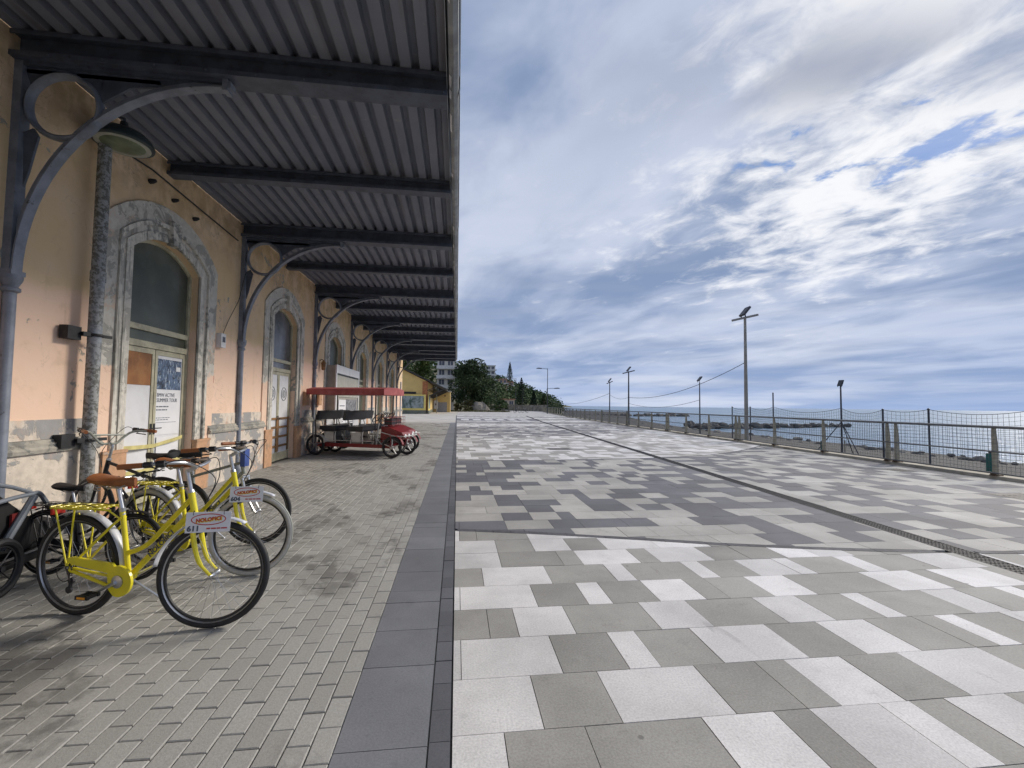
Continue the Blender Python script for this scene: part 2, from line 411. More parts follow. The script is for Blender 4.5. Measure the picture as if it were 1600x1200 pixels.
def in_view(x, y, mx=1.08, ymin=1.55):
    d = math.atan2(x, y)-R_(7.0)
    return y > ymin and abs(math.tan(d)) < 1.151*mx
def promenade():
    random.seed(11)
    base = ribbon('promenade', M_bed, lambda y: -.006, lambda y: fence_x(max(y,0))+.12, -4, 62, -.016, 40); tag(base, kind='structure')
    far = ribbon('far_paving', tilemat('far_tiles', (.44,.425,.41), var=.2), lambda y: -.004, lambda y: fence_x(y)+.12, 62, 150, -.002, 30); tag(far, kind='structure')
    tiles = []      # (poly, material, key)
    r0 = -2
    while True:
        y0 = 2.10+PIT*r0; lay = LAY.get(r0); r0 += 1
        if y0 > 61.6: break
        if y0 < -3: continue
        y1 = y0+PIT; x = 0.004; xe = fence_x(y0)+.02; first = True; last = -1; run = 0
        # zones change size a little: larger slabs near the camera
        while x < xe-.03:
            w = U*random.choice([2,2,3,3,2,3,1,2,3]) if not first else random.choice([.05,.05+U,.05+2*U,.05+3*U])
            fixed = None
            if lay:
                nx_ = [q for q in lay[1] if q > x+.02]
                if nx_: w = nx_[0]-x; fixed = 0 if lay[0][len(lay[1])-len(nx_)] == 'W' else 1
            if 43.3 < y0 < 46.6 and x < 7.4: k_ = int(round((x-.424)/.6)) if x > .3 else -1; w = .42 if k_ < 0 else (.78 if abs(((x-.424) % 1.2)) < .3 or ((x-.424) % 1.2) > 1.1 else .42)
            if xe-(x+w) < .12: w = xe-x
            first = False
            rect = [(x,y0),(x+w,y0),(x+w,y1),(x,y1)]
            xc, yc = x+w/2, (y0+y1)/2; x += w
            # cut at the drain
            dx = drain_x(yc); pieces = []
            if x-w < dx+.14 and x > dx-.14:
                sl = (drain_x(y1)-drain_x(y0))/PIT; c0 = drain_x(y0)-sl*y0
                pieces = [clip(rect, 1, -sl, c0-.122), clip(rect, -1, sl, -(c0+.122))]
            else: pieces = [rect]
            for pc in pieces:
                if len(pc) < 3: continue
                parts = [(pc, None)]
                for k, A in enumerate((A1, A2)):
                    xa, xb = min(p[0] for p in pc), max(p[0] for p in pc)
                    ya, yb = pw(A, xa), pw(A, xb)
                    if min(ya,yb) < y1 and max(ya,yb) > y0 and xb-xa > 1e-3:
                        s_ = (yb-ya)/(xb-xa); c_ = ya-s_*xa; nw = []
                        for q, z in parts:
                            lo = clip(q, -s_, 1, c_-.05); hi = clip(q, s_, -1, -(c_+.05)); nw += [(lo, k), (hi, k+1)]
                        parts = nw
                for q, z in parts:
                    if len(q) < 3 or area(q) < .0015: continue
                    cx = sum(p[0] for p in q)/len(q); cy = sum(p[1] for p in q)/len(q)
                    zz = zone_of(cx, cy) if z is None else z
                    c = pick(zz, cx, cy); sw = {0: .74, 1: .34}.get(zz, .2)
                    if c == last and random.random() < sw:
                        for _ in range(6):
                            c = pick(zz, cx, cy)
                            if c != last: break
                    if fixed is not None and zz == 0: c = fixed
                    last = c
                    if 43.3 < y0 < 46.6 and .3 < cx < 7.6: c = 0 if ((cx-.424) % 1.2) < .78 else 5
                    elif 41.6 < cy < 48.8 and cx < 8: c = 5
                    q = inset(q, GAP)
                    if len(q) < 3 or area(q) < .001: continue
                    d2 = cx*cx+cy*cy+1.5
                    tiles.append((q, c, area(q)/d2**1.5 if in_view(cx, cy) else 0))
    order = sorted(range(len(tiles)), key=lambda i: -tiles[i][2]); own = set(order[:300])
    field = MB()
    for i, (q, c, _) in enumerate(tiles):
        dz = random.uniform(-.0012, .0012); fn = lambda u, v, w: (u, v, w)
        if i in own:
            mb = MB(); cx = sum(p[0] for p in q)/len(q); cy = sum(p[1] for p in q)/len(q)
            mb.prism([(p[0]-cx, p[1]-cy) for p in q], fn, -TH, 0)
            o = mb.build('tile', T[c], base); o.location = (cx, cy, dz)
        else: field.prism(q, fn, -TH, dz, c, random.random())
    f = field.build('tile_field', T, base, tint=True); tag(f, kind='stuff')
    # dark curved bands of small setts
    Ms = mat('band_sett', (.085,.085,.095), .8, var=.2, scale=20, obj=False, rnd=.2, bump=.2)
    for A, xe in ((A1, 11.3), (A2, 11.9)):
        x = .03
        while x < xe:
            x2 = x+.21
            if abs(x+.1-drain_x(pw(A, x))) > .235:
                ya, yb = pw(A, x), pw(A, x2); mb = MB()
                cx, cy = (x+x2)/2, (ya+yb)/2; s_ = (yb-ya)/.21
                P = [(-.103,-.103*s_-.045),(.103,.103*s_-.045),(.103,.103*s_+.045),(-.103,-.103*s_+.045)]
                mb.prism(P, lambda u, v, w: (u, v, w), -TH, .0)
                o = mb.build('band_sett', Ms, base); o.location = (cx, cy, random.uniform(0, .002))
            x = x2
    # drainage channel
    Mg = mat('grate_iron', (.045,.045,.05), .7, .0, var=.2, scale=10)
    mb = MB(); L_ = .496
    mb.box(-.12,-.105,0,L_,-.02,.0); mb.box(.105,.12,0,L_,-.02,.0)
    for i in range(12): y = .012+i*L_/12; mb.box(-.105,.105,y,y+.013,-.02,-.001)
    for xx in (-.063,-.021,.021,.063): mb.box(xx-.006,xx+.006,0,L_,-.022,-.0025)
    gm = mb.mesh('grate', Mg); y = -1.
    while y < 61:
        o = bpy.data.objects.new('grate', gm); COL.objects.link(o); o.parent = base
        o.location = (drain_x(y), y, .001); o.rotation_euler = (0,0,-math.atan2(drain_x(y+.5)-drain_x(y), .5)); y += .5
    # manhole and gully covers
    for (x, y, w, h, nm) in ((3.55,15.2,.8,.6,'manhole_cover'),(9.9,6.6,.75,.8,'manhole_cover'),(10.9,9.9,.55,.5,'gully_cover')):
        mb = MB(); mb.box(x-w/2,x+w/2,y-h/2,y+h/2,-.02,.004)
        for i in range(6):
            for j in range(5): mb.box(x-w/2+.04+i*(w-.08)/6+.01, x-w/2+.04+(i+1)*(w-.08)/6-.01, y-h/2+.04+j*(h-.08)/5+.01, y-h/2+.04+(j+1)*(h-.08)/5-.01, .004, .008)
        mb.build(nm, mat('cover_iron', (.16,.15,.14), .7, .3, var=.25, scale=5, obj=False), base)
promenade()

# ------------------------------------------------------------------ forecourt under the canopy
def brickmat():
    m, nt, b = nodes('paver_concrete'); g = NT(nt); p = g.pos()
    oi = g.n('ShaderNodeObjectInfo'); at = g.n('ShaderNodeAttribute', attribute_name='tint')
    q = g.m('FRACT', g.m('ADD', oi.outputs['Random'], at.outputs['Fac']))
    c = g.mix(q, (.37,.362,.338), (.455,.447,.42))
    c = g.mix(g.step(g.noise(p, 70, 3, .7), .3, .7, 0, .35), c, (.22,.21,.19))
    s1 = g.noise(p, 1.0, 6, .62, .3, (1,.6,1)); s2 = g.noise(p, 5.5, 5, .65)
    st = g.m('MULTIPLY', g.m('MULTIPLY', g.step(s1, .51, .60), g.step(s2, .30, .52)), g.step(q, .1, .5, .45, 1.25))
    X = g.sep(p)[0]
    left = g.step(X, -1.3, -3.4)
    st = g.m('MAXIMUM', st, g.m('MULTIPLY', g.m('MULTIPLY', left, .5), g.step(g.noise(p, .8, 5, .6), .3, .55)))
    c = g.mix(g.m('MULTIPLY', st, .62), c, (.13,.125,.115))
    pale = g.step(g.noise(p, 2.2, 4, .6, 0, (1,1,1)), .66, .8, 0, .3); c = g.mix(pale, c, (.5,.48,.45))
    g.l(c, b.inputs['Base Color']); b.inputs['Roughness'].default_value = .85; b.inputs['Specular IOR Level'].default_value = .3
    g.bump(g.noise(p, 120, 3), .35, .004, b); return m
def forecourt():
    random.seed(5)
    bk0.name = 'forecourt'; tag(bk0, kind='structure')
    Mb = brickmat(); BW, BL = .1065, .2155
    items = []; i = 0; x = -.503
    while x > -4.36:
        off = (0 if i % 2 else .5)*BL + random.uniform(-.012, .012); i += 1
        y = .6+off
        while y < 37.1:
            items.append((x-BW/2, y+BL/2)); y += BL
        x -= BW
    def near(p):
        d2 = p[0]**2+p[1]**2+2.25
        return 1/d2**1.5 if in_view(p[0], p[1], 1.02, 1.9) else 0
    order = sorted(range(len(items)), key=lambda k: -near(items[k])); own = set(order[:300])
    w, l = BW/2-.0025, BL/2-.0025; c = .004
    def brick(mb, cx, cy, z, t=0., tilt=0.):
        mb.add([(cx-w,cy-l,-.05),(cx+w,cy-l,-.05),(cx+w,cy+l,-.05),(cx-w,cy+l,-.05),(cx-w,cy-l,z-c),(cx+w,cy-l,z-c),(cx+w,cy+l,z-c),(cx-w,cy+l,z-c),
                (cx-w+c,cy-l+c,z),(cx+w-c,cy-l+c,z+tilt),(cx+w-c,cy+l-c,z+tilt),(cx-w+c,cy+l-c,z)],
               [(0,1,5,4),(1,2,6,5),(2,3,7,6),(3,0,4,7),(4,5,9,8),(5,6,10,9),(6,7,11,10),(7,4,8,11),(8,9,10,11)], 0, t)
    proto = MB(); brick(proto, 0, 0, 0); pm = proto.mesh('brick', Mb); field = MB()
    for k, (a, b) in enumerate(items):
        z = random.uniform(-.003, .0015)
        if k in own:
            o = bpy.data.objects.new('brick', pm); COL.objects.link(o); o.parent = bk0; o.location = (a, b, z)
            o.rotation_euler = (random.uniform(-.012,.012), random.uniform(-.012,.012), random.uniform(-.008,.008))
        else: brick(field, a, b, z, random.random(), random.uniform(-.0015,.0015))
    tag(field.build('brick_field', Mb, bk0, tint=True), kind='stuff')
    # dark slab border and narrow kerb blocks
    Msl = tilemat('slab_dark', (.195,.20,.215), .1, .1, .12, .7); Mk = tilemat('kerb_dark', (.125,.128,.142), .12, .1, .15, .7)
    y = .6; k = 0
    while y < 37.1:
        L_ = (.415,.415,.208,.415,.62)[k % 5]; k += 1; mb = MB(); mb.box(-.198,.198,-L_/2+.0025,L_/2-.0025,-.04,0)
        o = mb.build('edging_slab', Msl, bk0); o.location = (-.302, y+L_/2, random.uniform(0,.002)); y += L_
    mb = MB(); mb.box(-.046,.046,-.103,.103,-.04,0); km = mb.mesh('kerb_block', Mk); y = .6
    while y < 62:
        o = bpy.data.objects.new('kerb_block', km); COL.objects.link(o); o.parent = bk0; o.location = (-.05, y+.105, random.uniform(-.002,.002)); y += .2105
forecourt()

# ------------------------------------------------------------------ station building
def wallmat():
    m, nt, b = nodes('station_plaster'); g = NT(nt); p = g.pos(); X, Y, Z = g.sep(p)
    n1 = g.noise(p, .9, 5, .6); n2 = g.noise(p, 3.5, 6, .65, .3); n3 = g.noise(p, 14, 5, .65)
    zb = g.m('ADD', Z, g.m('MULTIPLY', g.m('SUBTRACT', n1, .5), .55))
    c = g.mix(g.step(zb, 2.62, 2.78), (.84,.59,.44), (.72,.53,.31))          # newer pink coat over the old ochre
    c = g.mix(g.step(n1, .35, .7, 0, .5), c, (.84,.64,.51))
    c = g.mix(g.step(n2, .54, .76, 0, .32), c, (.50,.34,.20))
    top = g.m('MULTIPLY', g.step(zb, 3.7, 4.9), g.step(n2, .36, .62)); c = g.mix(g.m('MULTIPLY', top, .55), c, (.36,.235,.12))
    # lost plaster
    peel = g.step(g.m('ADD', g.noise(p, .75, 6, .68, .4), g.m('MULTIPLY', g.m('SUBTRACT', n3, .5), .12)), .625, .645)
    c = g.mix(peel, c, g.mix(n3, (.28,.26,.22), (.46,.42,.36)))
    vein = g.step(g.noise(p, 2.1, 8, .6, 1.2), .495, .505); v2 = g.step(g.noise(p, 2.1, 8, .6, 1.2), .505, .515, 1, 0)
    crack = g.m('MULTIPLY', g.m('MULTIPLY', vein, v2), g.step(n1, .5, .6)); c = g.mix(g.m('MULTIPLY', crack, .45), c, (.12,.09,.07))
    stain = g.step(g.noise(p, 1.6, 5, .6, 0, (1,3.2,.35)),   .58, .80, 0, .30); c = g.mix(stain, c, (.30,.21,.13))
    g.l(c, b.inputs['Base Color']); b.inputs['Roughness'].default_value = .92; b.inputs['Specular IOR Level'].default_value = .2
    h = g.m('ADD', g.m('MULTIPLY', n3, .4), g.m('MULTIPLY', peel, -1.2)); g.bump(h, .5, .012, b); return m
def peelmat(name, c1, c2, c3, scale=2.2, thr=.5, seed=0., streak=False, coat=None):
    m, nt, b = nodes(name); g = NT(nt); p = g.pos()
    mp = g.n('ShaderNodeMapping'); g.l(p, mp.inputs[0]); mp.inputs['Location'].default_value = (seed, seed*2, seed); p = mp.outputs[0]
    n1 = g.noise(p, scale, 7, .66, .5); n2 = g.noise(p, 11, 6, .65); n3 = g.noise(p, 1.1, 4)
    c = g.mix(g.step(n2, .3, .7), c1, tuple(x*.78 for x in c1))
    c = g.mix(g.step(n1, thr, thr+.03), c, g.mix(n2, c2, tuple(x*.7 for x in c2)))
    c = g.mix(g.m('MULTIPLY', g.step(n3, .5, .66), g.step(n2, .45, .6)), c, c3)
    if coat:                             # the newer wall coat was brushed over the lower part of the stone band
        zz = g.sep(g.pos())[2]; e = g.m('ADD', zz, g.m('MULTIPLY', g.m('SUBTRACT', g.noise(p, 3, 5), .5), .6))
        c = g.mix(g.step(e, 1.92, 1.97, .92, 0), c, coat)
    if streak: c = g.mix(g.step(g.noise(p, 7, 5, .6, 0, (1,2.4,.16)), .52, .70, 0, .65), c, (.09,.095,.085))
    g.l(c, b.inputs['Base Color']); b.inputs['Roughness'].default_value = .92; b.inputs['Specular IOR Level'].default_value = .2
    g.bump(g.m('ADD', n2, g.step(n1, thr, thr+.03)), .5, .012, b); return m
M_wall = wallmat()
M_plinth = peelmat('plinth_plaster', (.74,.65,.55), (.40,.39,.38), (.74,.50,.36), 1.5, .50, 3)
M_mould = peelmat('moulding_plaster', (.46,.43,.37), (.31,.31,.29), (.20,.19,.17), 2.2, .5, 5)
M_stone = peelmat('surround_stone', (.66,.63,.56), (.45,.435,.39), (.72,.54,.41), 2.6, .52, 8, True)
M_stone3 = peelmat('surround_band', (.66,.63,.56), (.45,.435,.39), (.72,.54,.41), 2.6, .52, 4, False, (.84,.59,.44))
M_stone2 = peelmat('surround_stone_inner', (.72,.68,.60), (.56,.53,.47), (.25,.25,.23), 2.6, .55, 1, True)
M_orange = peelmat('pedestal_paint', (.60,.36,.22), (.54,.41,.33), (.36,.25,.17), 2.0, .6, 2)
M_frame = mat('door_frame_paint', (.47,.44,.31), .5, var=.12, scale=6, dirt=(.2,.18,.13), dirt_amt=.5, dscale=5, obj=False)
M_glass = mat('dusty_glass', (.075,.085,.058), .38, var=.35, scale=1.2, dirt=(.12,.125,.11), dirt_amt=.5, dscale=2, obj=False)
M_glass2 = mat('grey_glass', (.10,.105,.11), .25, var=.3, scale=1.5, dirt=(.26,.25,.25), dirt_amt=.5, dscale=2, obj=False)
M_white = mat('white_board', (.70,.70,.72), .55, var=.05, scale=2, dirt=(.5,.47,.42), dirt_amt=.3, dscale=3, obj=False)
M_paper = mat('white_paper', (.74,.74,.76), .7, var=.04, scale=4, obj=False)
M_brown = mat('brown_paper', (.26,.105,.03), .6, var=.3, scale=3.5, dirt=(.36,.18,.06), dirt_amt=.6, dscale=6, obj=False)
M_black = mat('black_rubber', (.018,.018,.02), .6, var=.3, scale=10)
M_blackpaint = mat('black_paint', (.022,.022,.025), .35, var=.2, scale=10)
M_ink = mat('ink', (.09,.10,.13), .7, var=.05)
M_tape = mat('yellow_tape', (.66,.58,.24), .4, var=.15, scale=8, obj=False)
M_rust = mat('door_wood', (.25,.13,.05), .75, var=.35, scale=5, dirt=(.12,.10,.07), dirt_amt=.6, dscale=7, obj=False)

HW, ZS, RISE = .80, 3.60, .29
def arch(o, yc, z0=0., n=12, hw=HW, zs=ZS, rise=RISE):
    R = (hw*hw+rise*rise)/(2*rise); zc = zs+rise-R; w = hw+o; Ro = R+o; a = math.asin(w/Ro)
    pts = [(yc-w, z0)]+[(yc+Ro*math.sin(t), zc+Ro*math.cos(t)) for t in [-a+2*a*i/n for i in range(n+1)]]+[(yc+w, z0)]
    return pts
def ring(mb, pin, pout, x0, x1):
    n = len(pin)
    for i in range(n-1):
        a, b, c, d = pin[i], pin[i+1], pout[i+1], pout[i]
        mb.add([(x1,*a),(x1,*b),(x1,*c),(x1,*d),(x0,*a),(x0,*b),(x0,*c),(x0,*d)], [(0,1,2,3),(3,2,6,7),(1,0,4,5)])
    for i in (0, n-1):
        a, d = pin[i], pout[i]; mb.add([(x0,*a),(x1,*a),(x1,*d),(x0,*d)], [(0,1,2,3)])
station = thing('station_building', 'old station building with peeling peach plaster and arched stone door surrounds', 'building', (WX-4, 17, 0))
def S(mb, name, m, parent=None, smooth=False):
    o = mb.build(name, m, parent or station, smooth)
    if parent is None: o.location = -station.location
    return o
DOORS = [2.60+4.7*i for i in range(7)]       # openings midway between columns (2.52 ... 30.7)
ZT = 6.4
def build_station():
    mb = MB(); ys = [-8.0]+[CY[i] for i in range(8)]+[STATION_END]
    prev = -8.0
    for yc in DOORS:
        P = arch(0, yc); a, b = yc-HW, yc+HW
        mb.add([(WX,prev,0),(WX,a,0),(WX,a,ZT),(WX,prev,ZT)], [(0,1,2,3)])
        for p, q in zip(P[1:-1], P[2:-1]):
            mb.add([(WX,p[0],p[1]),(WX,q[0],q[1]),(WX,q[0],ZT),(WX,p[0],ZT)], [(0,1,2,3)])
        for p, q in zip(P, P[1:]):
            mb.add([(WX,*p),(WX,*q),(WX-.18,*q),(WX-.18,*p)], [(0,1,2,3)])
        prev = b
    mb.add([(WX,prev,0),(WX,STATION_END,0),(WX,STATION_END,ZT),(WX,prev,ZT)], [(0,1,2,3)])
    mb.add([(WX,STATION_END,0),(WX-9,STATION_END,0),(WX-9,STATION_END,ZT),(WX,STATION_END,ZT)], [(0,1,2,3)])
    mb.add([(WX-9,-8,0),(WX,-8,0),(WX,-8,ZT),(WX-9,-8,ZT)], [(0,1,2,3)])
    mb.add([(WX-9,-8,0),(WX-9,STATION_END,0),(WX-9,STATION_END,ZT),(WX-9,-8,ZT)], [(0,1,2,3)])
    S(mb, 'wall', M_wall)
    rf = MB(); rf.prism([(WX+.4,ZT),(WX-9.4,ZT),(WX-4.5,ZT+2.2)], lambda u, v, w: (u, w, v), -8.3, STATION_END+.3)
    S(rf, 'roof', mat('roof_tiles', (.30,.13,.08), .9, var=.3, scale=4, obj=False))
    # plinth with its moulding, broken by the doors
    edges = [-8.0]
    for yc in DOORS: edges += [yc-HW-.40, yc+HW+.40]
    edges.append(STATION_END)
    for a, b in zip(edges[::2], edges[1::2]):
        pl = MB(); pl.box(WX-.01, WX+.045, a, b, 0, .93); S(pl, 'plinth', M_plinth)
        ml = MB(); prof = [(WX-.01,.93),(WX+.075,.935),(WX+.085,.975),(WX+.06,1.0),(WX+.065,1.03),(WX+.04,1.045),(WX+.035,1.07),(WX-.01,1.075)]
        ml.prism(prof, lambda u, v, w: (u, w, v), a, b); S(ml, 'moulding', M_mould)
        bd = MB(); bd.box(WX-.01, WX+.012, a, b, 1.075, 1.285); S(bd, 'dado_band', M_plinth)
    for k, yc in enumerate(DOORS):
        ring_o = MB(); ring(ring_o, arch(.26, yc, .86), arch(.52, yc, .86), WX-.01, WX+.028)
        so = S(ring_o, 'door_surround', M_stone3)
        for name, o1, o2, x1, m in (('inner_moulding', .0, .12, .035, M_stone2), ('middle_moulding', .12, .20, .020, M_stone), ('outer_bead', .20, .26, .055, M_stone2)):
            r = MB(); ring(r, arch(o1, yc, .86), arch(o2, yc, .86), WX-.01, WX+x1); r.build(name, m, so)
        zk = ZS+RISE
        ks = MB(); ks.prism([(yc-.085,zk-.03),(yc+.085,zk-.03),(yc+.12,zk+.33),(yc-.12,zk+.33)], lambda u, v, w: (w, u, v), WX, WX+.10)
        S(ks, 'keystone', M_stone2)
        for s in (-1, 1):
            pb = MB(); y0, y1 = sorted((yc+s*(HW-.0), yc+s*(HW+.40))); pb.box(WX-.01, WX+.075, y0, y1, 0, .82); pb.box(WX-.01, WX+.085, y0-.01, y1+.01, .82, .86)
            S(pb, 'pedestal', M_orange)
build_station()

def door(yc, kind):
    X0 = WX-.12; d = empty('door', -station.location, parent=station)
    f = MB()
    f.box(X0-.05,X0,yc-HW,yc-HW+.06,0,ZS+.1); f.box(X0-.05,X0,yc+HW-.06,yc+HW,0,ZS+.1)
    f.box(X0-.05,X0+.01,yc-HW+.06,yc+HW-.06,2.52,2.60); f.box(X0-.05,X0+.012,yc-HW+.06,yc+HW-.06,2.28,2.37)
    f.build('frame', M_frame, d)
    rim = MB(); ring(rim, arch(-.05, yc, 2.6), arch(.0, yc, 2.6), X0-.05, X0+.005); rim.build('arch_frame', M_frame, d)
    G = M_glass if kind in (0, 2, 3) else M_glass2
    P = arch(-.02, yc, 2.55); p = MB(); p.add([(X0-.03,*q) for q in P], [tuple(range(len(P)))]); p.build('fanlight_pane', G, d)
    p = MB(); p.box(X0-.035,X0-.025,yc-HW+.03,yc+HW-.03,2.36,2.53); p.build('transom_pane', G, d)
    for s in (-1, 1):
        y0, y1 = (yc-HW+.06, yc-.008) if s < 0 else (yc+.008, yc+HW-.06)
        lf = MB(); x = X0-.03
        lf.box(x-.02,x+.02,y0,y0+.055,.02,2.275); lf.box(x-.02,x+.02,y1-.055,y1,.02,2.275)
        lf.box(x-.02,x+.02,y0+.055,y1-.055,2.20,2.275); lf.box(x-.02,x+.02,y0+.055,y1-.055,.02,.22)
        leaf = lf.build('leaf', M_frame, d)
        pn = MB(); pn.box(x-.008,x+.006,y0+.05,y1-.05,.2,2.21)
        if kind == 0: pn.build('panel', M_white, d)
        elif kind == 1: pn.build('panel', M_white, d)
        else: pn.build('panel', M_glass, d)
        hd = MB(); hy = y1-.03 if s < 0 else y0+.03; hd.box(x+.02,x+.03,hy-.015,hy+.015,1.0,1.16); hd.tube([(x+.03,hy,1.09),(x+.07,hy,1.09),(x+.07,hy+(-.09 if s < 0 else .09),1.09)], .009, 6)
        hd.build('handle', M_blackpaint, d)
        if kind == 1:                    # wooden lattice nailed over the lower half
            lt = MB(); lt.box(x+.022,x+.034,y0-.01 if s > 0 else y0,y0+.07,.25,1.12); lt.box(x+.022,x+.036,y1-.07,y1,.25,1.12)
            for zz in (.36,.60,.84,1.06): lt.box(x+.020,x+.030,y0+.06,y1-.06,zz,zz+.055)
            lt.build('lattice', M_rust, d)
            cr = MB(); cy_ = (y0+y1)/2+.02; cr.torus((x+.009,cy_,1.72), (1,0,0), .17, .008, 28, 6); cr.torus((x+.009,cy_,1.72), (1,0,0), .10, .005, 20, 6)
            for a in range(3): t = a*math.pi/3; cr.bar((x+.009,cy_-.1*math.cos(t),1.72-.1*math.sin(t)), (x+.009,cy_+.1*math.cos(t),1.72+.1*math.sin(t)), .006, .006, (1,0,0))
            cr.build('round_emblem', M_ink, d)
    return d
for k, yc in enumerate(DOORS): door(yc, {1: 0, 2: 1}.get(k, 2))

def door_one_dressing():
    yc = DOORS[1]; x = WX-.142
    bp = thing('brown_paper_sheet', 'torn brown paper covering upper pane of the left door leaf', 'paper', (x, yc-.36, 1.75))
    mb = MB(); y0, y1 = -.29, .29
    top = [(y1,.50),(.12,.515),(.02,.47),(-.13,.505),(y0,.46)]
    mb.prism([(y0,-.02),(y1,-.02)]+top, lambda u, v, w: (w, u, v), 0, .004); mb.build('sheet', M_brown, bp)
    po = thing('event_poster', 'white event poster with blue photograph taped to the right door leaf', 'poster', (x, yc+.36, .98))
    mb = MB(); mb.box(0,.004,-.30,.30,-.0,1.18); mb.build('sheet', M_paper, po)
    m, nt, b = nodes('poster_photo'); g = NT(nt); p = g.pos()
    n = g.noise(p, 9, 8, .7, 1.2); n2 = g.noise(p, 22, 5, .6, .5, (1,1.6,.5))
    c = g.mix(g.step(n, .35, .6), (.012,.017,.03), (.11,.17,.28)); c = g.mix(g.step(n2, .55, .68), c, (.55,.62,.70)); c = g.mix(g.step(n, .62, .72), c, (.28,.25,.22)); g.l(c, b.inputs['Base Color']); b.inputs['Roughness'].default_value = .5
    mb = MB(); mb.box(.004,.006,-.29,.295,.70,1.17); mb.build('picture', m, po)
    mb = MB(); mb.box(.006,.008,.16,.27,1.0,1.07); mb.build('caption_box', M_paper, po)
    for body, s, zz, bl in (('BMW ACTIVE', .084, .585, 0), ('SUMMER TOUR', .084, .505, 0), ):
        text(body, s, M_ink, po, (.0062, -.275, zz), (0,1,0), (0,0,1), sx=.86, bold=bl)
    sm = MB()                            # small print, too fine to read
    for zz, hh, ends in ((.425,.017,(.06,.16,.24,.30)),(.375,.017,(.05,.13,.22,.27)),(.255,.010,(.05,.11,.15,.22,.29,.34)),(.225,.010,(.03,.10,.17,.24,.30))):
        y = -.275
        for e in ends: sm.box(.0042,.0052,y,-.275+e-.012,zz,zz+hh); y = -.275+e
    sm.build('small_print', M_ink, po)
    mb = MB(); mb.box(.004,.006,-.28,.22,.185,.19); mb.build('rule_line', M_ink, po)
    wb = thing('white_sheet', 'plain white sheet leaning under the event poster on the door', 'paper', (x, yc+.36, .45))
    mb = MB(); mb.box(.008,.013,-.25,.27,-.42,.50); mb.build('sheet', M_paper, wb)
    for zz, lab, sl in ((.86,'upper strip of yellow barrier tape stretched across the doorway',.07), (.52,'lower strip of faded yellow barrier tape across the doorway',.10)):
        tp = MB(); n = 14; P = []
        for i in range(n+1):
            t = i/n; P.append((x+.055+.015*math.sin(t*9), -.66+1.32*t, sl*(t-.5)-.10*(1-abs(2*t-1))*.6))
        for a, b in zip(P, P[1:]): tp.add([a, b, (b[0]+.004,b[1],b[2]+.055), (a[0]+.004,a[1],a[2]+.055)], [(0,1,2,3)])
        o = tp.build('barrier_tape', M_tape); o.location = (0, yc, zz); tag(o, lab, 'tape')
door_one_dressing()

# ------------------------------------------------------------------ canopy
def ironmat(name, col, rough=.5):
    m, nt, b = nodes(name); g = NT(nt); p = g.pos()
    n = g.noise(p, 5, 6, .65); c = g.mix(g.step(n, .35, .65), tuple(x*.8 for x in col), tuple(x*1.2 for x in col))
    ch = g.step(g.noise(p, 9, 7, .7, .4), .64, .67); c = g.mix(g.m('MULTIPLY', ch, .7), c, (.03,.028,.03))
    g.l(c, b.inputs['Base Color']); b.inputs['Roughness'].default_value = rough; g.bump(g.noise(p, 40, 4), .15, .004, b); return m
M_iron = ironmat('canopy_iron_paint', (.185,.205,.25)); M_beam = ironmat('beam_paint', (.08,.095,.13))
def sheetmat():
    m, nt, b = nodes('corrugated_zinc'); g = NT(nt); p = g.pos()
    n1 = g.noise(p, 1.3, 5, .6); c = g.mix(g.step(n1, .3, .7), (.165,.182,.235), (.215,.228,.275))
    c = g.mix(g.step(g.noise(p, 1.0, 5, .62, 0, (4,.35,1)), .54, .72, 0, .55), c, (.12,.105,.10))
    c = g.mix(g.step(g.noise(p, 5, 6, .65), .62, .72, 0, .5), c, (.30,.31,.33))
    g.l(c, b.inputs['Base Color']); b.inputs['Roughness'].default_value = .65; b.inputs['Specular IOR Level'].default_value = .4; g.bump(g.noise(p, 3, 3), .2, .01, b); return m
M_sheet = sheetmat()
M_gutter = mat('gutter_zinc', (.27,.29,.31), .55, .2, var=.2, scale=3, dirt=(.55,.55,.53), dirt_amt=.4, dscale=5, obj=False)
canopy = thing('station_canopy', 'dark iron platform canopy with corrugated roof, arched brackets and slender columns', 'canopy', (-2.2, 17, 0))
def K(mb, name, m, parent=None, smooth=False, weld=False):
    o = mb.build(name, m, parent or canopy, smooth, weld=weld)
    if parent is None: o.location = -canopy.location
    return o
ZB = 5.13                                    # underside of the roof sheets
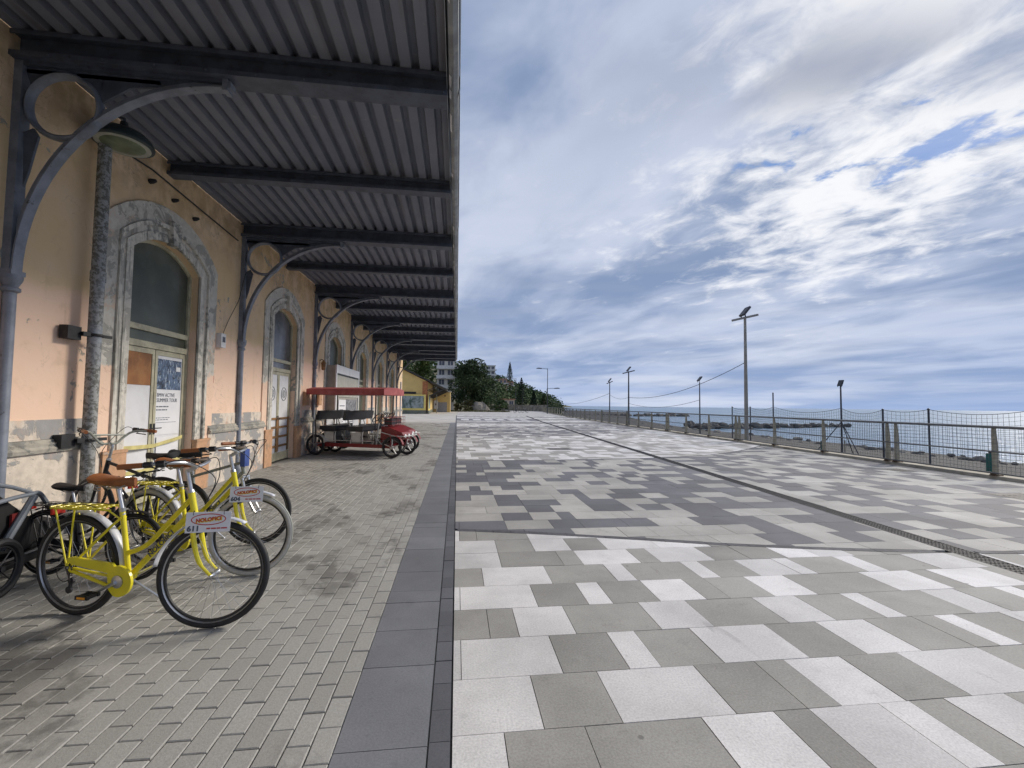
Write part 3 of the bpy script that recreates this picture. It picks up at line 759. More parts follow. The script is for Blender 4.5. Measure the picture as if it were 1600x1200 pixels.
def build_canopy():
    random.seed(2)
    beams = sorted([(y, True) for y in CY]+[(y+2.35, False) for y in CY[:-1]]+[(CANOPY_END-.1, False), (-2.18, False), (-4.53, True), (-6.9, False)])
    yb = [b[0] for b in beams]
    # roof sheets, one per bay
    for a, b in zip(yb, yb[1:]):
        mb = MB(); prof = []; x = WX+.005; per = .207
        while x < -.20:
            prof += [(x,ZB),(x+.115,ZB),(x+.132,ZB+.08),(x+.190,ZB+.08)]; x += per
        prof = [(min(u,-.17), v) for u, v in prof]+[(-.165,ZB)]
        a_, b_ = a+.002, b+.004
        dz = random.uniform(0,.004)
        for p, q in zip(prof, prof[1:]):
            mb.add([(p[0],a_,p[1]+dz),(q[0],a_,q[1]+dz),(q[0],b_,q[1]+dz),(p[0],b_,p[1]+dz)], [(0,1,2,3)])
        o = K(mb, 'roof_sheet', M_sheet, weld=True)
        sm = o.modifiers.new('t', 'SOLIDIFY'); sm.thickness = .003; sm.offset = 1
    for y, main in beams:
        h = .265 if main else .205; w = .12 if main else .09; z1 = ZB-.004; z0 = z1-h; mb = MB()
        xa, xb = WX-.05, -.165
        mb.box(xa,xb,y-.008,y+.008,z0+.014,z1-.014)
        mb.box(xa,xb,y-w,y+w,z1-.014,z1); mb.box(xa,xb,y-w,y+w,z0,z0+.014)
        mb.box(xa,xb,y-w,y-w+.012,z0+.014,z0+.05); mb.box(xa,xb,y-w,y-w+.012,z1-.045,z1-.014)
        bo = K(mb, 'beam', M_beam)
        if 3 < y < 13:
            bt = MB()
            for i in range(9):
                xx = WX+.35+i*.48; bt.lathe((xx,y-w-.001,z0+.03), [(.013,0),(.013,.008),(.008,.012)], axis=(0,-1,0), n=6)
            bt.build('bolts', M_beam, bo)
    # gutter and fascia along the edge
    mb = MB(); prof = [(-.165,ZB-.02),(-.15,ZB-.09),(-.10,ZB-.115),(-.052,ZB-.09),(-.040,ZB+.10),(-.058,ZB+.10),(-.065,ZB-.07),(-.10,ZB-.095),(-.145,ZB-.07),(-.155,ZB+.06),(-.165,ZB+.06)]
    y = -7.0
    while y < CANOPY_END-.1:
        e = min(CANOPY_END, y+2.0); dx, dz, d2 = random.uniform(-.005,.005), random.uniform(-.006,.006), random.uniform(-.004,.004)
        mb = MB(); mb.prism([(u+dx, v+dz) for u, v in prof], lambda u, v, w: (u+(d2 if w > y else 0), w, v), y, e-.003); K(mb, 'gutter', M_gutter)
        mb = MB(); mb.box(-.046+dx,-.034+dx,e-.05,e+.03,ZB-.10+dz,ZB+.11+dz); K(mb, 'gutter_clip', M_gutter)
        mb = MB(); mb.box(-.038+dx,-.030+dx,y,e-.002,ZB-.02-dz,ZB+.13-dz); K(mb, 'fascia', M_gutter)
        y = e
    mb = MB(); mb.box(-.1735,-.1675,-7,CANOPY_END,ZB-.11,ZB+.10); K(mb, 'edge_board', M_gutter)
    for i in range(16):                      # shreds of peeling sealant along the gutter
        y = random.uniform(3, 14); mb = MB(); l = random.uniform(.05,.16)
        mb.add([(-.148,y,ZB-.085),(-.120,y+.01,ZB-.113),(-.125,y+l,ZB-.125-random.uniform(0,.03)),(-.145,y+l*.8,ZB-.12)], [(0,1,2,3)])
        K(mb, 'sealant_shred', M_paper)
    XC = WX+.045; ARC0 = 2.72; XT, ZTIP = -2.46, 4.80
    for y in CY:
        c = MB(); n = 10
        c.lathe((XC,y,0), [(.105,0),(.105,.16),(.085,.20),(.075,.24),(.055,.30),(.049,2.54),(.075,2.555),(.075,2.585),(.055,2.60),(.078,2.65),(.088,2.68),(.088,2.715)], n=n)
        col = K(c, 'column', M_iron, smooth=True)
        up = MB(); up.box(XC-.075,XC+.03,y-.055,y+.055,2.715,ZB-.27); up.box(XC-.075,XC+.065,y-.075,y+.075,2.715,2.76); up.build('upper_post', M_iron, col)
        br = empty('bracket', -canopy.location, parent=canopy)
        ar = MB(); N_ = 22; e = 2.05; P = []
        for i in range(N_+1):
            t = i/N_*math.pi/2
            P.append((XC+.05+(XT-XC-.05)*(1-math.cos(t)**(2/e)), ARC0+(ZTIP-ARC0-.03)*math.sin(t)**(2/e)))
        w = .052; th = .055
        for k in range(N_):
            (x0,z0),(x1,z1) = P[k], P[k+1]
            def nrm(k):
                a = P[max(0,k-1)]; b = P[min(N_,k+1)]; d = Vector((b[0]-a[0], b[1]-a[1])).normalized(); return Vector((-d.y, d.x))
            n0, n1 = nrm(k), nrm(k+1); h = .075
            A = [(x0,y-w,z0),(x0,y+w,z0),(x1,y+w,z1),(x1,y-w,z1)]
            B = [(x0+n0.x*.016,y-w,z0+n0.y*.016),(x0+n0.x*.016,y+w,z0+n0.y*.016),(x1+n1.x*.016,y+w,z1+n1.y*.016),(x1+n1.x*.016,y-w,z1+n1.y*.016)]
            ar.add(A+B, [(0,1,2,3),(4,7,6,5),(0,3,7,4),(1,5,6,2)])
            C_ = [(x0+n0.x*.014,y-.014,z0+n0.y*.014),(x1+n1.x*.014,y-.014,z1+n1.y*.014),(x1+n1.x*h,y-.014,z1+n1.y*h),(x0+n0.x*h,y-.014,z0+n0.y*h)]
            D_ = [(p[0],y+.014,p[2]) for p in C_]
            ar.add(C_+D_, [(0,1,2,3),(7,6,5,4),(3,2,6,7)])
        ar.build('arch_rib', M_iron, br)
        tp = MB(); tp.box(XT-.02,XT+.03,y-.06,y+.06,ZTIP-.06,ZB-.27); tp.box(XT+.03,XT+.06,y-.055,y+.055,ZTIP-.03,ZTIP+.04); tp.build('tip', M_iron, br)
        tb = MB(); tb.box(XC-.05,XT,y-.052,y+.052,ZB-.31,ZB-.27); tb.box(XC-.05,XT-.2,y-.012,y+.012,ZB-.37,ZB-.31); tb.build('top_bar', M_beam, br)
        rg = MB(); rc = (XC+.385, y, 4.44); rg.torus(rc, (0,1,0), .325, .028, 36, 8, flat=1.9); rg.build('ring', M_iron, br, True)
        inf = MB(); inf.prism([(XC+.04,4.15),(XC+.12,4.20),(XC+.17,4.12),(XC+.10,3.75),(XC+.06,3.6)], lambda u, v, w_: (u, w_, v), y-.012, y+.012); inf.build('web_plate', M_beam, br)
        inf = MB(); inf.prism([(XC+.70,4.50),(XC+.72,4.80),(XC+1.25,4.80),(XC+1.28,4.74),(XC+.98,4.70)], lambda u, v, w_: (u, w_, v), y-.012, y+.012); inf.build('web_plate', M_beam, br)
        inf = MB(); inf.prism([(XC+.02,4.80),(XC+.30,4.80),(XC+.08,4.62)], lambda u, v, w_: (u, w_, v), y-.012, y+.012); inf.build('web_plate', M_beam, br)
        inf = MB(); inf.prism([(XC+.47,4.80),(XC+.74,4.80),(XC+.70,4.58)], lambda u, v, w_: (u, w_, v), y-.012, y+.012); inf.build('web_plate', M_beam, br)
build_canopy()

# ------------------------------------------------------------------ things fixed to the station wall
def downpipe():
    t = thing('downpipe', 'mottled grey downpipe held by black clamps on the peach wall', 'pipe', (WX+.16, 5.76, 0))
    m, nt, b = nodes('pipe_mottled'); g = NT(nt); p = g.pos()
    n = g.noise(p, 24, 6, .7); c = g.mix(g.step(n, .46, .53), (.14,.14,.125), (.33,.335,.33)); c = g.mix(g.step(g.noise(p, 2.5, 4), .5, .7, 0, .7), c, (.30,.33,.38)); g.l(c, b.inputs['Base Color']); b.inputs['Roughness'].default_value = .7
    mb = MB(); mb.tube([(0,0,0),(0,0,1.2),(0,0,4.5),(-.02,0,4.62),(-.12,0,4.78)], .066, 14); mb.tube([(0,0,2.9),(0,0,3.02)], .074, 14); mb.build('pipe', m, t, True)
    for zz in (1.04, 2.26):
        mb = MB(); mb.torus((0,0,zz), (0,0,1), .072, .012, 20, 6, flat=1.6); mb.box(-.14,-.05,-.30,-.12,zz-.075,zz+.075); mb.bar((-.03,-.14,zz), (.0,-.06,zz), .05, .05); mb.bar((.03,.05,zz), (.06,.17,zz), .03, .035)
        mb.build('clamp', M_black, t)
downpipe()
def dish_lamp():
    t = thing('dish_lamp', 'large round dark lamp with green glass hanging under the canopy', 'lamp', (-4.02, 5.72, 4.56))
    mb = MB(); mb.lathe((0,0,0), [(.36,-.01),(.395,.0),(.40,.03),(.37,.10),(.29,.18),(.16,.23),(.06,.25),(.05,.36)], n=32); mb.build('shade', mat('lamp_enamel', (.035,.05,.055), .4), t, True)
    mb = MB(); mb.lathe((0,0,-.016), [(.35,0),(.35,.012)], n=32); mb.build('reflector_rim', mat('reflector', (.42,.44,.38), .5), t)
    mb = MB(); mb.lathe((0,0,-.03), [(.18,0),(.27,.008),(.28,.013)], n=32); mb.build('glass', mat('green_glass', (.16,.20,.13), .3, var=.25, scale=5), t, True)
    mb = MB(); mb.tube([(0,0,.34),(0,0,.42),(-.15,0,.46),(-.40,0,.46)], .022, 8); mb.build('arm', M_beam, t, True)
    t.scale = (.76,)*3
dish_lamp()
def small_wall_things():
    t = thing('meter_box', 'small white meter box on the wall beside the first doorway', 'box', (WX, 8.78, 2.50))
    mb = MB(); mb.box(0,.09,-.07,.09,0,.26); mb.build('case', M_white, t)
    mb = MB(); mb.box(.09,.095,-.03,.06,.10,.20); mb.build('window', M_ink, t)
    t = thing('red_sign', 'tiny red and white sign low on the wall past the first doorway', 'sign', (WX, 8.62, 1.84)); mb = MB(); mb.box(0,.012,-.045,.045,0,.13); mb.build('plate', mat('sign_red', (.45,.06,.05), .5), t)
    mb = MB(); mb.box(.012,.014,-.025,.025,.04,.09); mb.build('mark', M_paper, t)
    for i, (y, z, r) in enumerate(((6.78,4.62,.035),(7.30,4.58,.03),(7.85,4.52,.032))):
        mb = MB(); mb.lathe((0,0,0), [(r,0),(r*1.1,.04),(r*.6,.09)], axis=(1,0,.2), n=8)
        o = mb.build('iron_stub', M_black); o.location = (WX, y, z); tag(o, ('first','second','third')[i]+' black iron stub above the first doorway, counted from the lamp', 'stub')
    def cable(name, pts, r, lab):
        mb = MB(); mb.tube(pts, r, 5); o = mb.build(name, M_black); tag(o, lab, 'cable')
    cable('wall_cable', [(WX+.03,5.9,4.72),(WX+.025,6.8,4.80),(WX+.03,8.2,4.74),(WX+.03,9.3,4.70)], .012, 'black cable running high along the wall above the first doorway')
    cable('hanging_wire', [(WX+.04,8.85,2.76),(WX+.03,9.05,3.05),(WX+.06,9.35,3.5),(WX+.1,9.5,4.1)], .006, 'thin wire hanging from the second column to the meter box')
    for i, (y, lab) in enumerate(((13.55,'orange junction box on the wall before the third column'),(14.75,'orange junction box on the wall just after the third column'))):
        t = thing('junction_box', lab, 'box', (WX, y, 1.42)); mb = MB(); mb.box(0,.10,-.17,.17,0,.38); mb.box(.10,.11,-.14,.14,.03,.35); mb.build('case', M_orange, t)
        mb = MB(); mb.box(.11,.115,.08,.12,.17,.20); mb.build('lock', M_blackpaint, t)
    t = thing('wall_lantern', 'small rusty lantern on the wall after the third column', 'lantern', (WX, 14.9, 2.55))
    mb = MB(); mb.lathe((.12,0,0), [(.03,0),(.06,.02),(.07,.20),(.09,.22),(.02,.32)], n=8); mb.build('body', M_rust, t); mb = MB(); mb.tube([(0,0,.3),(.06,0,.36),(.12,0,.31)], .01, 6); mb.build('arm', M_blackpaint, t)
    t = thing('notice_hoarding', 'white boarded hoarding with notices standing against the wall behind the pedal car', 'hoarding', (WX+.32, 17.3, 0))
    L_ = 1.75
    mb = MB(); mb.box(0,.05,-L_,L_,2.52,2.80); mb.build('top_board', M_white, t)
    mb = MB(); mb.box(-.3,-.0,-L_+.03,L_-.03,0,2.78); mb.build('box_body', mat('hoarding_side', (.35,.33,.29), .8), t)
    mb = MB(); mb.box(0,.03,-L_+.12,L_-.1,1.72,2.46); mb.build('shutter_panel', mat('shutter_grey', (.42,.41,.36), .7, var=.1, scale=3), t)
    mb = MB(); mb.box(0,.035,-L_+.12,L_-.1,2.465,2.515); mb.build('dark_slot', M_black, t)
    mb = MB(); mb.box(0,.04,-L_,-L_+.115,0,2.515); mb.box(0,.04,L_-.095,L_,0,2.515); mb.build('side_board', M_white, t)
    sc = MB()
    for y0 in (-.75,-.45,.1,.4,.75):
        P = [(.034,y0-.13+.26*i/8,1.80+.12*abs(math.sin(i*math.pi/8*1.4))) for i in range(9)]; sc.tube(P, .012, 5)
    sc.build('scrawl', M_ink, t)
    for (a, b, z0, z1, m, nm) in ((-1.35,-.35,.35,1.62,M_paper,'white_notice'),(-.30,1.35,.98,1.64,mat('notice_dark',(.13,.13,.14),.5,var=.5,scale=7,dirt=(.5,.5,.5),dirt_amt=.7,dscale=9),'dark_notice'),(-.30,1.35,.30,.95,M_paper,'lower_notice')):
        mb = MB(); mb.box(.02,.04,a,b,z0,z1); mb.build(nm, m, t)
    ln = MB()
    for i in range(7): z = .55+i*.14; ln.box(.04,.043,-1.22,-.55-.1*(i % 3),z,z+.03)
    for i in range(4): z = .42+i*.12; ln.box(.04,.043,-.15,.9-.15*(i % 2),z,z+.03)
    ln.build('print_lines', M_ink, t)
    mb = MB(); mb.tube([(0,0,0),(0,0,2.95)], .05, 10); mb.tube([(0,0,0),(0,0,.03)], .12, 12); o = mb.build('white_post', M_white); o.location = (-3.7, 30, 0); tag(o, 'slim white post near the far end of the station', 'post')
small_wall_things()

# ------------------------------------------------------------------ bicycles
M_yellow = mat('yellow_enamel', (.84,.73,.03), .28, var=.06, scale=5, dirt=(.5,.45,.06), dirt_amt=.25, dscale=9)
M_silver = mat('brushed_alloy', (.55,.56,.58), .32, .85, var=.08, scale=12)
M_steel = mat('spoke_steel', (.45,.45,.46), .35, .8, var=.1, scale=12)
M_tan = mat('tan_leather', (.30,.105,.035), .42, var=.2, scale=12)
M_fender = mat('pale_fender', (.62,.64,.70), .35, var=.06, scale=4)
M_pale = mat('white_wall_tyre', (.52,.50,.46), .7, var=.12, scale=8)
M_grey = mat('grey_green_enamel', (.30,.31,.27), .35, var=.1, scale=5)
M_card = mat('plate_white', (.76,.76,.78), .45, var=.03, scale=6)
M_red = mat('plate_red', (.52,.035,.03), .5, var=.05); M_gold = mat('plate_yellow', (.80,.62,.05), .5, var=.05)
M_blue = mat('blue_plastic', (.05,.09,.30), .4)
def wheel(parent, name, hub, axis, tyre_m, r=.346, spokes=28, rim_m=None):
    mb = MB(); mb.torus(hub, axis, r-.050, .0105, 48, 6, flat=1.0); w = mb.build(name, rim_m or M_blackpaint, parent, True)
    mb = MB(); mb.torus(hub, axis, r-.0225, .0225, 56, 10, flat=.95); mb.build('tyre', tyre_m, w, True)
    mb = MB(); mb.torus(hub, axis, r-.0395, .0055, 56, 5, flat=3.4); mb.build('rim_stripe', M_steel, w, True)
    if tyre_m is M_pale:
        mb = MB(); mb.torus(hub, axis, r-.004, .0065, 56, 6, flat=2.2); mb.build('tread', M_grey, w, True)
    h = Vector(hub); ax = Vector(axis).normalized(); u = ax.cross(Vector((0,0,1))).normalized(); v = ax.cross(u)
    mb = MB()
    for i in range(spokes):
        t = 2*math.pi*i/spokes; s = 1 if i % 2 else -1; tt = t+s*.28*(1 if i % 4 < 2 else -1)
        mb.tube([h+ax*.032*s+(u*math.cos(tt)+v*math.sin(tt))*.022, h+(u*math.cos(t)+v*math.sin(t))*(r-.05)], .00135, 4)
    mb.build('spokes', M_steel, w)
    mb = MB(); mb.lathe(h-ax*.05, [(.006,-.02),(.010,0),(.022,.012),(.016,.03),(.016,.07),(.022,.088),(.010,.10),(.006,.12)], axis=axis, n=12); mb.build('hub', M_silver, w, True)
    return w
def curve(pts, n=6):
    """Catmull-Rom through the points"""
    P = [Vector(p) for p in pts]; P = [P[0]*2-P[1]]+P+[P[-1]*2-P[-2]]; out = []
    for i in range(1, len(P)-2):
        for k in range(n):
            t = k/n; a, b, c, d = P[i-1], P[i], P[i+1], P[i+2]
            out.append(.5*((2*b)+(c-a)*t+(2*a-5*b+4*c-d)*t*t+(3*b-a-3*c+d)*t**3))
    out.append(P[-2]); return out
def saddle(parent, x, z, m):
    prof = [(-.165,.058,.020),(-.155,.078,.014),(-.10,.085,.004),(-.04,.068,.0),(.02,.042,-.002),(.08,.027,-.001),(.13,.022,.004),(.155,.012,.002)]
    mb = MB(); vs = []; n = 10
    for px, w, dz in prof:
        for j in range(n):
            t = 2*math.pi*j/n; s_, c_ = math.sin(t), math.cos(t)
            zz = s_*.020 if s_ > 0 else s_*.045
            vs.append((x+px, w*c_, z+dz+zz))
    k = len(prof); fs = [(i*n+j, i*n+(j+1) % n, (i+1)*n+(j+1) % n, (i+1)*n+j) for i in range(k-1) for j in range(n)]
    fs += [tuple(range(n)), tuple(range((k-1)*n, k*n))]
    mb.add(vs, fs); s = mb.build('saddle', m, parent, True)
    rl = MB()
    for y in (-.03, .03): rl.tube([(x-.12,y,z-.025),(x-.06,y*.7,z-.052),(x+.04,y*.7,z-.052),(x+.12,y*.4,z-.015)], .0045, 6)
    rl.build('rails', M_steel, s)
    if m is M_tan:
        for y in (-.038, .038):
            sp = MB(); sp.tube([(x-.11+.016*math.cos(a*.9), y+.016*math.sin(a*.9), z-.03-.0028*a) for a in range(18)], .004, 5); sp.build('spring', M_steel, s)
def bike(name, label, front, heading, steer=0., frame_m=M_yellow, tyre_m=M_black, saddle_m=M_tan, grip_m=M_tan, fender_m=M_fender, rack_m=None, step=True,
         number=None, chaincase=True, sus=False, lettering=None, bars='swept', scale=1.0, group=None, plate_face=None):
    WB = 1.058; d = Vector((math.cos(heading), math.sin(heading), 0)); rear = Vector((front[0], front[1], 0))-d*WB*scale
    t = thing(name, label, 'bicycle', rear, heading, group); t.scale = (scale,)*3
    BB = (.415,0,.285); RH = (0,0,.346); HT, HB = Vector((.868,0,.885)), Vector((.905,0,.735)); ST = Vector((.335,0,.735)); FH = Vector((WB,0,.346))
    fr = MB()
    fr.tube([BB, ST], .0165, 10); fr.tube([HT, HB], .021, 12); fr.lathe((BB[0],-.04,BB[2]), [(.023,0),(.023,.08)], axis=(0,1,0), n=12)
    if step:
        fr.tube(curve([(.875,0,.845),(.70,0,.665),(.56,0,.525),(.455,0,.468),(.395,0,.452)], 5), .0165, 10); fr.tube([(.895,0,.765), (.43,0,.30)], .0205, 10)
    else:
        fr.tube([(.872,0,.855), (.345,0,.70)], .0155, 10); fr.tube([(.898,0,.765), (.425,0,.295)], .019, 10)
    for y in (-.055, .055):
        fr.tube([BB, (.33,y*.75,.30), (.0,y,.346)], .0095, 8); fr.tube([(.345,y*.25,.69), (.30,y*.8,.635), (0,y,.346)], .0085, 8)
    fr.build('frame', frame_m, t, True)
    sp = MB(); sp.tube([ST-Vector((-.01,0,.03)), (.285,0,.905)], .0135, 10); sp.lathe(ST+Vector((0,0,-.005)), [(.02,0),(.02,.025)], n=10); sp.build('seatpost', M_silver, t, True)
    saddle(t, .275, .945, saddle_m)
    wheel(t, 'rear_wheel', RH, (0,1,0), tyre_m)
    ax = (HT-HB).normalized(); Mst = Matrix.Translation(HB) @ Matrix.Rotation(steer, 4, ax) @ Matrix.Translation(-HB)
    def P(*p): return Mst @ Vector(p)
    fa = (Mst.to_3x3() @ Vector((0,1,0))); wheel(t, 'front_wheel', P(*FH), fa, tyre_m)
    fk = MB()
    for s in (-1, 1):
        if sus: fk.tube([P(.913,.062*s,.70), P(.955,.062*s,.53)], .017, 10); fk.tube([P(.955,.062*s,.53), P(1.045,.058*s,.36), P(*(FH+Vector((0,.056*s,0))))], .0135, 8)
        else: fk.tube([P(*q) for q in curve([(.905,.03*s,.725),(.915,.05*s,.69),(.945,.055*s,.54),(.985,.055*s,.43),(1.058,.055*s,.346)], 4)], [.0155]*9+[.014]*4+[.0095]*4, 8)
    if sus: fk.tube([P(.913,-.07,.705), P(.913,.07,.705)], .019, 8)
    else: fk.tube([P(.906,-.04,.722), P(.906,.04,.722)], .016, 8)
    fk.build('fork', M_silver if sus else frame_m, t, True)
    stem = MB(); stem.tube([P(.868,0,.885), P(.832,0,1.02), P(.835,0,1.035)], .0135, 10); stem.tube([P(.832,0,1.02), P(.885,0,1.055)], .0145, 8); stem.lathe(P(.868,0,.88), [(.024,0),(.02,.02)], axis=Mst.to_3x3() @ ax, n=12); stem.build('stem', M_silver, t, True)
    hb = MB()
    if bars == 'swept': Q = [(.885,0,1.055),(.90,.08,1.07),(.885,.17,1.09),(.80,.255,1.088),(.68,.29,1.075),(.60,.30,1.068)]
    elif bars == 'high': Q = [(.885,0,1.05),(.89,.07,1.05),(.89,.13,1.11),(.86,.20,1.17),(.76,.30,1.18),(.70,.32,1.175)]
    else: Q = [(.885,0,1.055),(.89,.10,1.06),(.87,.22,1.07),(.82,.30,1.068)]
    full = [(x,-y,z) for x, y, z in Q[::-1]]+Q[1:]; hb.tube([P(*p) for p in curve(full, 4)], .0115, 8)
    if bars == 'high': hb.tube([P(.885,-.165,1.14), P(.885,.165,1.14)], .010, 6)
    h = hb.build('handlebar', M_silver if bars != 'high' else M_grey, t, True)
    for s in (-1, 1):
        a, b = Vector(Q[-1]), Vector(Q[-2]); a.y *= s; b.y *= s; dv = (b-a).normalized()
        g = MB(); g.tube([P(*(a-dv*.008)), P(*(a+dv*.02)), P(*(a+dv*.118))], [.017,.0175,.0165], 10); g.build('grip', grip_m, h, True)
        bl = MB(); q = a+dv*.16; bl.tube([P(*(a+dv*.125)), P(*(a+dv*.165))], .020, 10); bl.tube([P(*(q+Vector((.0,0,-.012)))), P(*(q+Vector((.05,-.01*s,-.035)))), P(*(q-dv*.10+Vector((.055,0,-.04))))], .006, 6)
        bl.tube([P(*(q+dv*.03+Vector((0,0,.0)))), P(*(q+dv*.075))], .023, 10)
        bl.build('brake_lever', M_blackpaint, h, True)
        cb = MB(); cb.tube([P(*p) for p in curve([q+dv*.06, q+Vector((.16,-.06*s,.02)), Vector((1.02,.03*s,.98)), Vector((.96,.0,.80))], 6)], .0032, 5); cb.build('cable', M_black, h)
    # drivetrain on the right-hand side
    yR = -.055
    if chaincase:
        cc = MB(); pts = []
        for i in range(19): a = R_(-110+i*220/18); pts.append((BB[0]+.102*math.cos(a), BB[2]+.102*math.sin(a)))
        pts = pts+[(.36,.40),(.05,.425),(.01,.418),(.0,.395),(.04,.375),(.33,.335),(.33,.315),(.34,.23)]
        cc.prism(pts, lambda u, v, w: (u, w, v), yR-.022, yR-.004); cc.build('chaincase', frame_m, t)
        lo = MB(); lo.tube([(.345,yR-.012,.245),(.16,yR-.012,.295),(.005,yR-.006,.33)], .011, 6); lo.build('lower_guard', frame_m, t)
    else:
        cr = MB(); cr.torus((BB[0],yR,BB[2]), (0,1,0), .085, .006, 30, 6)
        for k in range(5): a = k*2*math.pi/5; cr.bar((BB[0],yR,BB[2]), (BB[0]+.082*math.cos(a),yR,BB[2]+.082*math.sin(a)), .012, .006, (0,1,0))
        cr.tube([(.405,yR,.365),(.0,yR,.385)], .004, 4); cr.tube([(.405,yR,.205),(.02,yR,.27)], .004, 4); cr.build('chainring', M_blackpaint, t)
    ck = MB(); ck.lathe((BB[0],yR-.024,BB[2]), [(.042,0),(.042,-.006),(.022,-.012)], axis=(0,1,0), n=16)
    for s, yy in ((1,yR-.038),(-1,.06)): ck.tube([(BB[0],yy,BB[2]), (BB[0]-.145*s,yy,BB[2]-.075*s)], [.013,.009], 8)
    crank = ck.build('crank', M_silver, t, True)
    for s, yy in ((1,-.145),(-1,.125)):
        pd = MB(); c = Vector((BB[0]-.145*s, yy, BB[2]-.075*s)); pd.box(c.x-.048,c.x+.048,c.y-.042,c.y-.026,c.z-.012,c.z+.012); pd.box(c.x-.048,c.x+.048,c.y+.026,c.y+.042,c.z-.012,c.z+.012); pd.box(c.x-.042,c.x-.028,c.y-.026,c.y+.026,c.z-.010,c.z+.010); pd.box(c.x+.028,c.x+.042,c.y-.026,c.y+.026,c.z-.010,c.z+.010); pd.tube([(c.x,c.y-.03,c.z),(c.x,yR-.03 if s > 0 else .06,c.z)], .007, 6)
        pe = pd.build('pedal', M_black, crank)
        rf = MB(); rf.box(c.x-.03,c.x+.03,c.y-.0445,c.y-.042,c.z-.007,c.z+.007); rf.build('reflector', mat('amber', (.75,.32,.02), .3), crank) if s > 0 else None
    dr = MB()
    for r, o in ((.045,0),(.037,.008),(.030,.015)): dr.lathe((0,yR+.012-o*.0+.004*o,.346), [(r,-.003-o),(r,.001-o)], axis=(0,1,0), n=20)
    dr.tube([(0,yR-.01,.33),(.035,yR-.014,.265),(.03,yR-.014,.22)], .012, 6)
    for q in ((.035,.262),(.02,.20)): dr.lathe((q[0],yR-.012,q[1]), [(.024,-.005),(.024,.005)], axis=(0,1,0), n=12)
    dr.torus((-.025,yR-.012,.315), (0,1,0), .062, .003, 18, 5); dr.build('derailleur', M_blackpaint, t)
    ks = MB(); ks.tube([(.39,.03,.27),(.50,.13,.12),(.575,.19,.012)], .0075, 6); ks.lathe((.577,.192,.0), [(.02,0),(.014,.015)], n=8); ks.build('kickstand', M_silver, t, True)
    # mudguards
    def guard(nm, c, a0, a1, Mx=None, ym=0):
        mb = MB(); n = 22; R0 = .368; prev = None
        for i in range(n+1):
            a = R_(a0+(a1-a0)*i/n); row = []
            for k in range(5):
                q = (k-2)/2; rr = R0+.010*(1-q*q); p = Vector((c[0]+rr*math.cos(a), .029*q, c[2]+rr*math.sin(a))); row.append(tuple(Mx @ p) if Mx else tuple(p))
            if prev: mb.add(prev+row, [(k, k+1, 6+k, 5+k) for k in range(4)])
            prev = row
        o = mb.build(nm, fender_m, t, True, weld=True); s = o.modifiers.new('t', 'SOLIDIFY'); s.thickness = .0018
    if fender_m:
        guard('rear_mudguard', RH, -12, 118); guard('front_mudguard', FH, 62, 172, Mst)
    if rack_m:
        rk = MB(); z = .752
        for y in (-.065, .065): rk.tube([(.285,y*.6,z-.01),(.22,y,z),(-.17,y,z-.006),(-.185,y*.8,z-.012)], .0075, 6)
        for x in (.2,.1,0,-.1,-.175): rk.tube([(x,-.065,z),(x,.065,z)], .006, 6)
        for y in (-.03, 0, .03): rk.tube([(.24,y,z+.003),(-.17,y,z)], .004, 5)
        for y in (-.068, .068): rk.tube([(-.13,y,z),(-.01,y,.36)], .0058, 6); rk.tube([(.03,y,z),(.0,y,.36)], .0058, 6)
        rk.tube([(.27,-.04,z-.01),(.33,-.014,.685)], .006, 5); rk.tube([(.27,.04,z-.01),(.33,.014,.685)], .006, 5)
        rk.build('rear_rack', rack_m, t, True)
        cl = MB(); cl.tube([(.18,-.05,z+.01),(.05,-.03,z+.022),(-.12,-.03,z+.014),(-.12,.03,z+.014),(.05,.03,z+.022),(.18,.05,z+.01)], .0035, 5); cl.build('rack_clip', M_blackpaint, t)
        rr = MB(); rr.box(-.205,-.188,-.04,.04,.69,.735); rr.build('rear_reflector', mat('red_reflector', (.5,.03,.02), .2), t)
    if lettering:
        a, b = Vector((.50,-.0225,.365)), Vector((.895,-.0225,.75)); u = (b-a).normalized(); v = Vector((-u.z,0,u.x))
        text(lettering, .046, M_ink, t, a+u*.12-v*.014, u, v, sx=1.15, bold=.0012)
    if number:
        loc = t.matrix_basis
        Rz = Matrix.Rotation(-heading, 3, 'Z'); fx = Rz @ Vector(plate_face).normalized(); ux = Vector((0,0,1)).cross(fx).normalized(); ux = ux
        c = P(1.035,-.10,.70); W_, H_ = .125, .066; uz = Vector((0,0,1)); ux = (ux+uz*-.05).normalized(); uz = fx.cross(ux)
        def pp(a, b, k=0.): return c+ux*a+uz*b+fx*k
        mb = MB(); mb.add([pp(-W_,-H_),pp(W_,-H_),pp(W_,H_),pp(-W_,H_),pp(-W_,-H_,-.004),pp(W_,-H_,-.004),pp(W_,H_,-.004),pp(-W_,H_,-.004)], [(0,1,2,3),(7,6,5,4),(0,4,5,1),(1,5,6,2),(2,6,7,3),(3,7,4,0)])
        pl = mb.build('number_plate', M_card, t)
        def ell(a, b, k, m, nm, cx=0, cy=.018, hole=0):
            mb = MB(); n = 32; o_ = [pp(cx+a*math.cos(2*math.pi*i/n), cy+b*math.sin(2*math.pi*i/n), k) for i in range(n)]
            if hole:
                i_ = [pp(cx+(a-hole)*math.cos(2*math.pi*i/n), cy+(b-hole)*math.sin(2*math.pi*i/n), k) for i in range(n)]; mb.add(o_+i_, [(i,(i+1) % n,n+(i+1) % n,n+i) for i in range(n)])
            else: mb.add(o_, [tuple(range(n))])
            mb.build(nm, m, pl)
        ell(.098,.038,.001,M_red,'oval_outline',hole=.006)
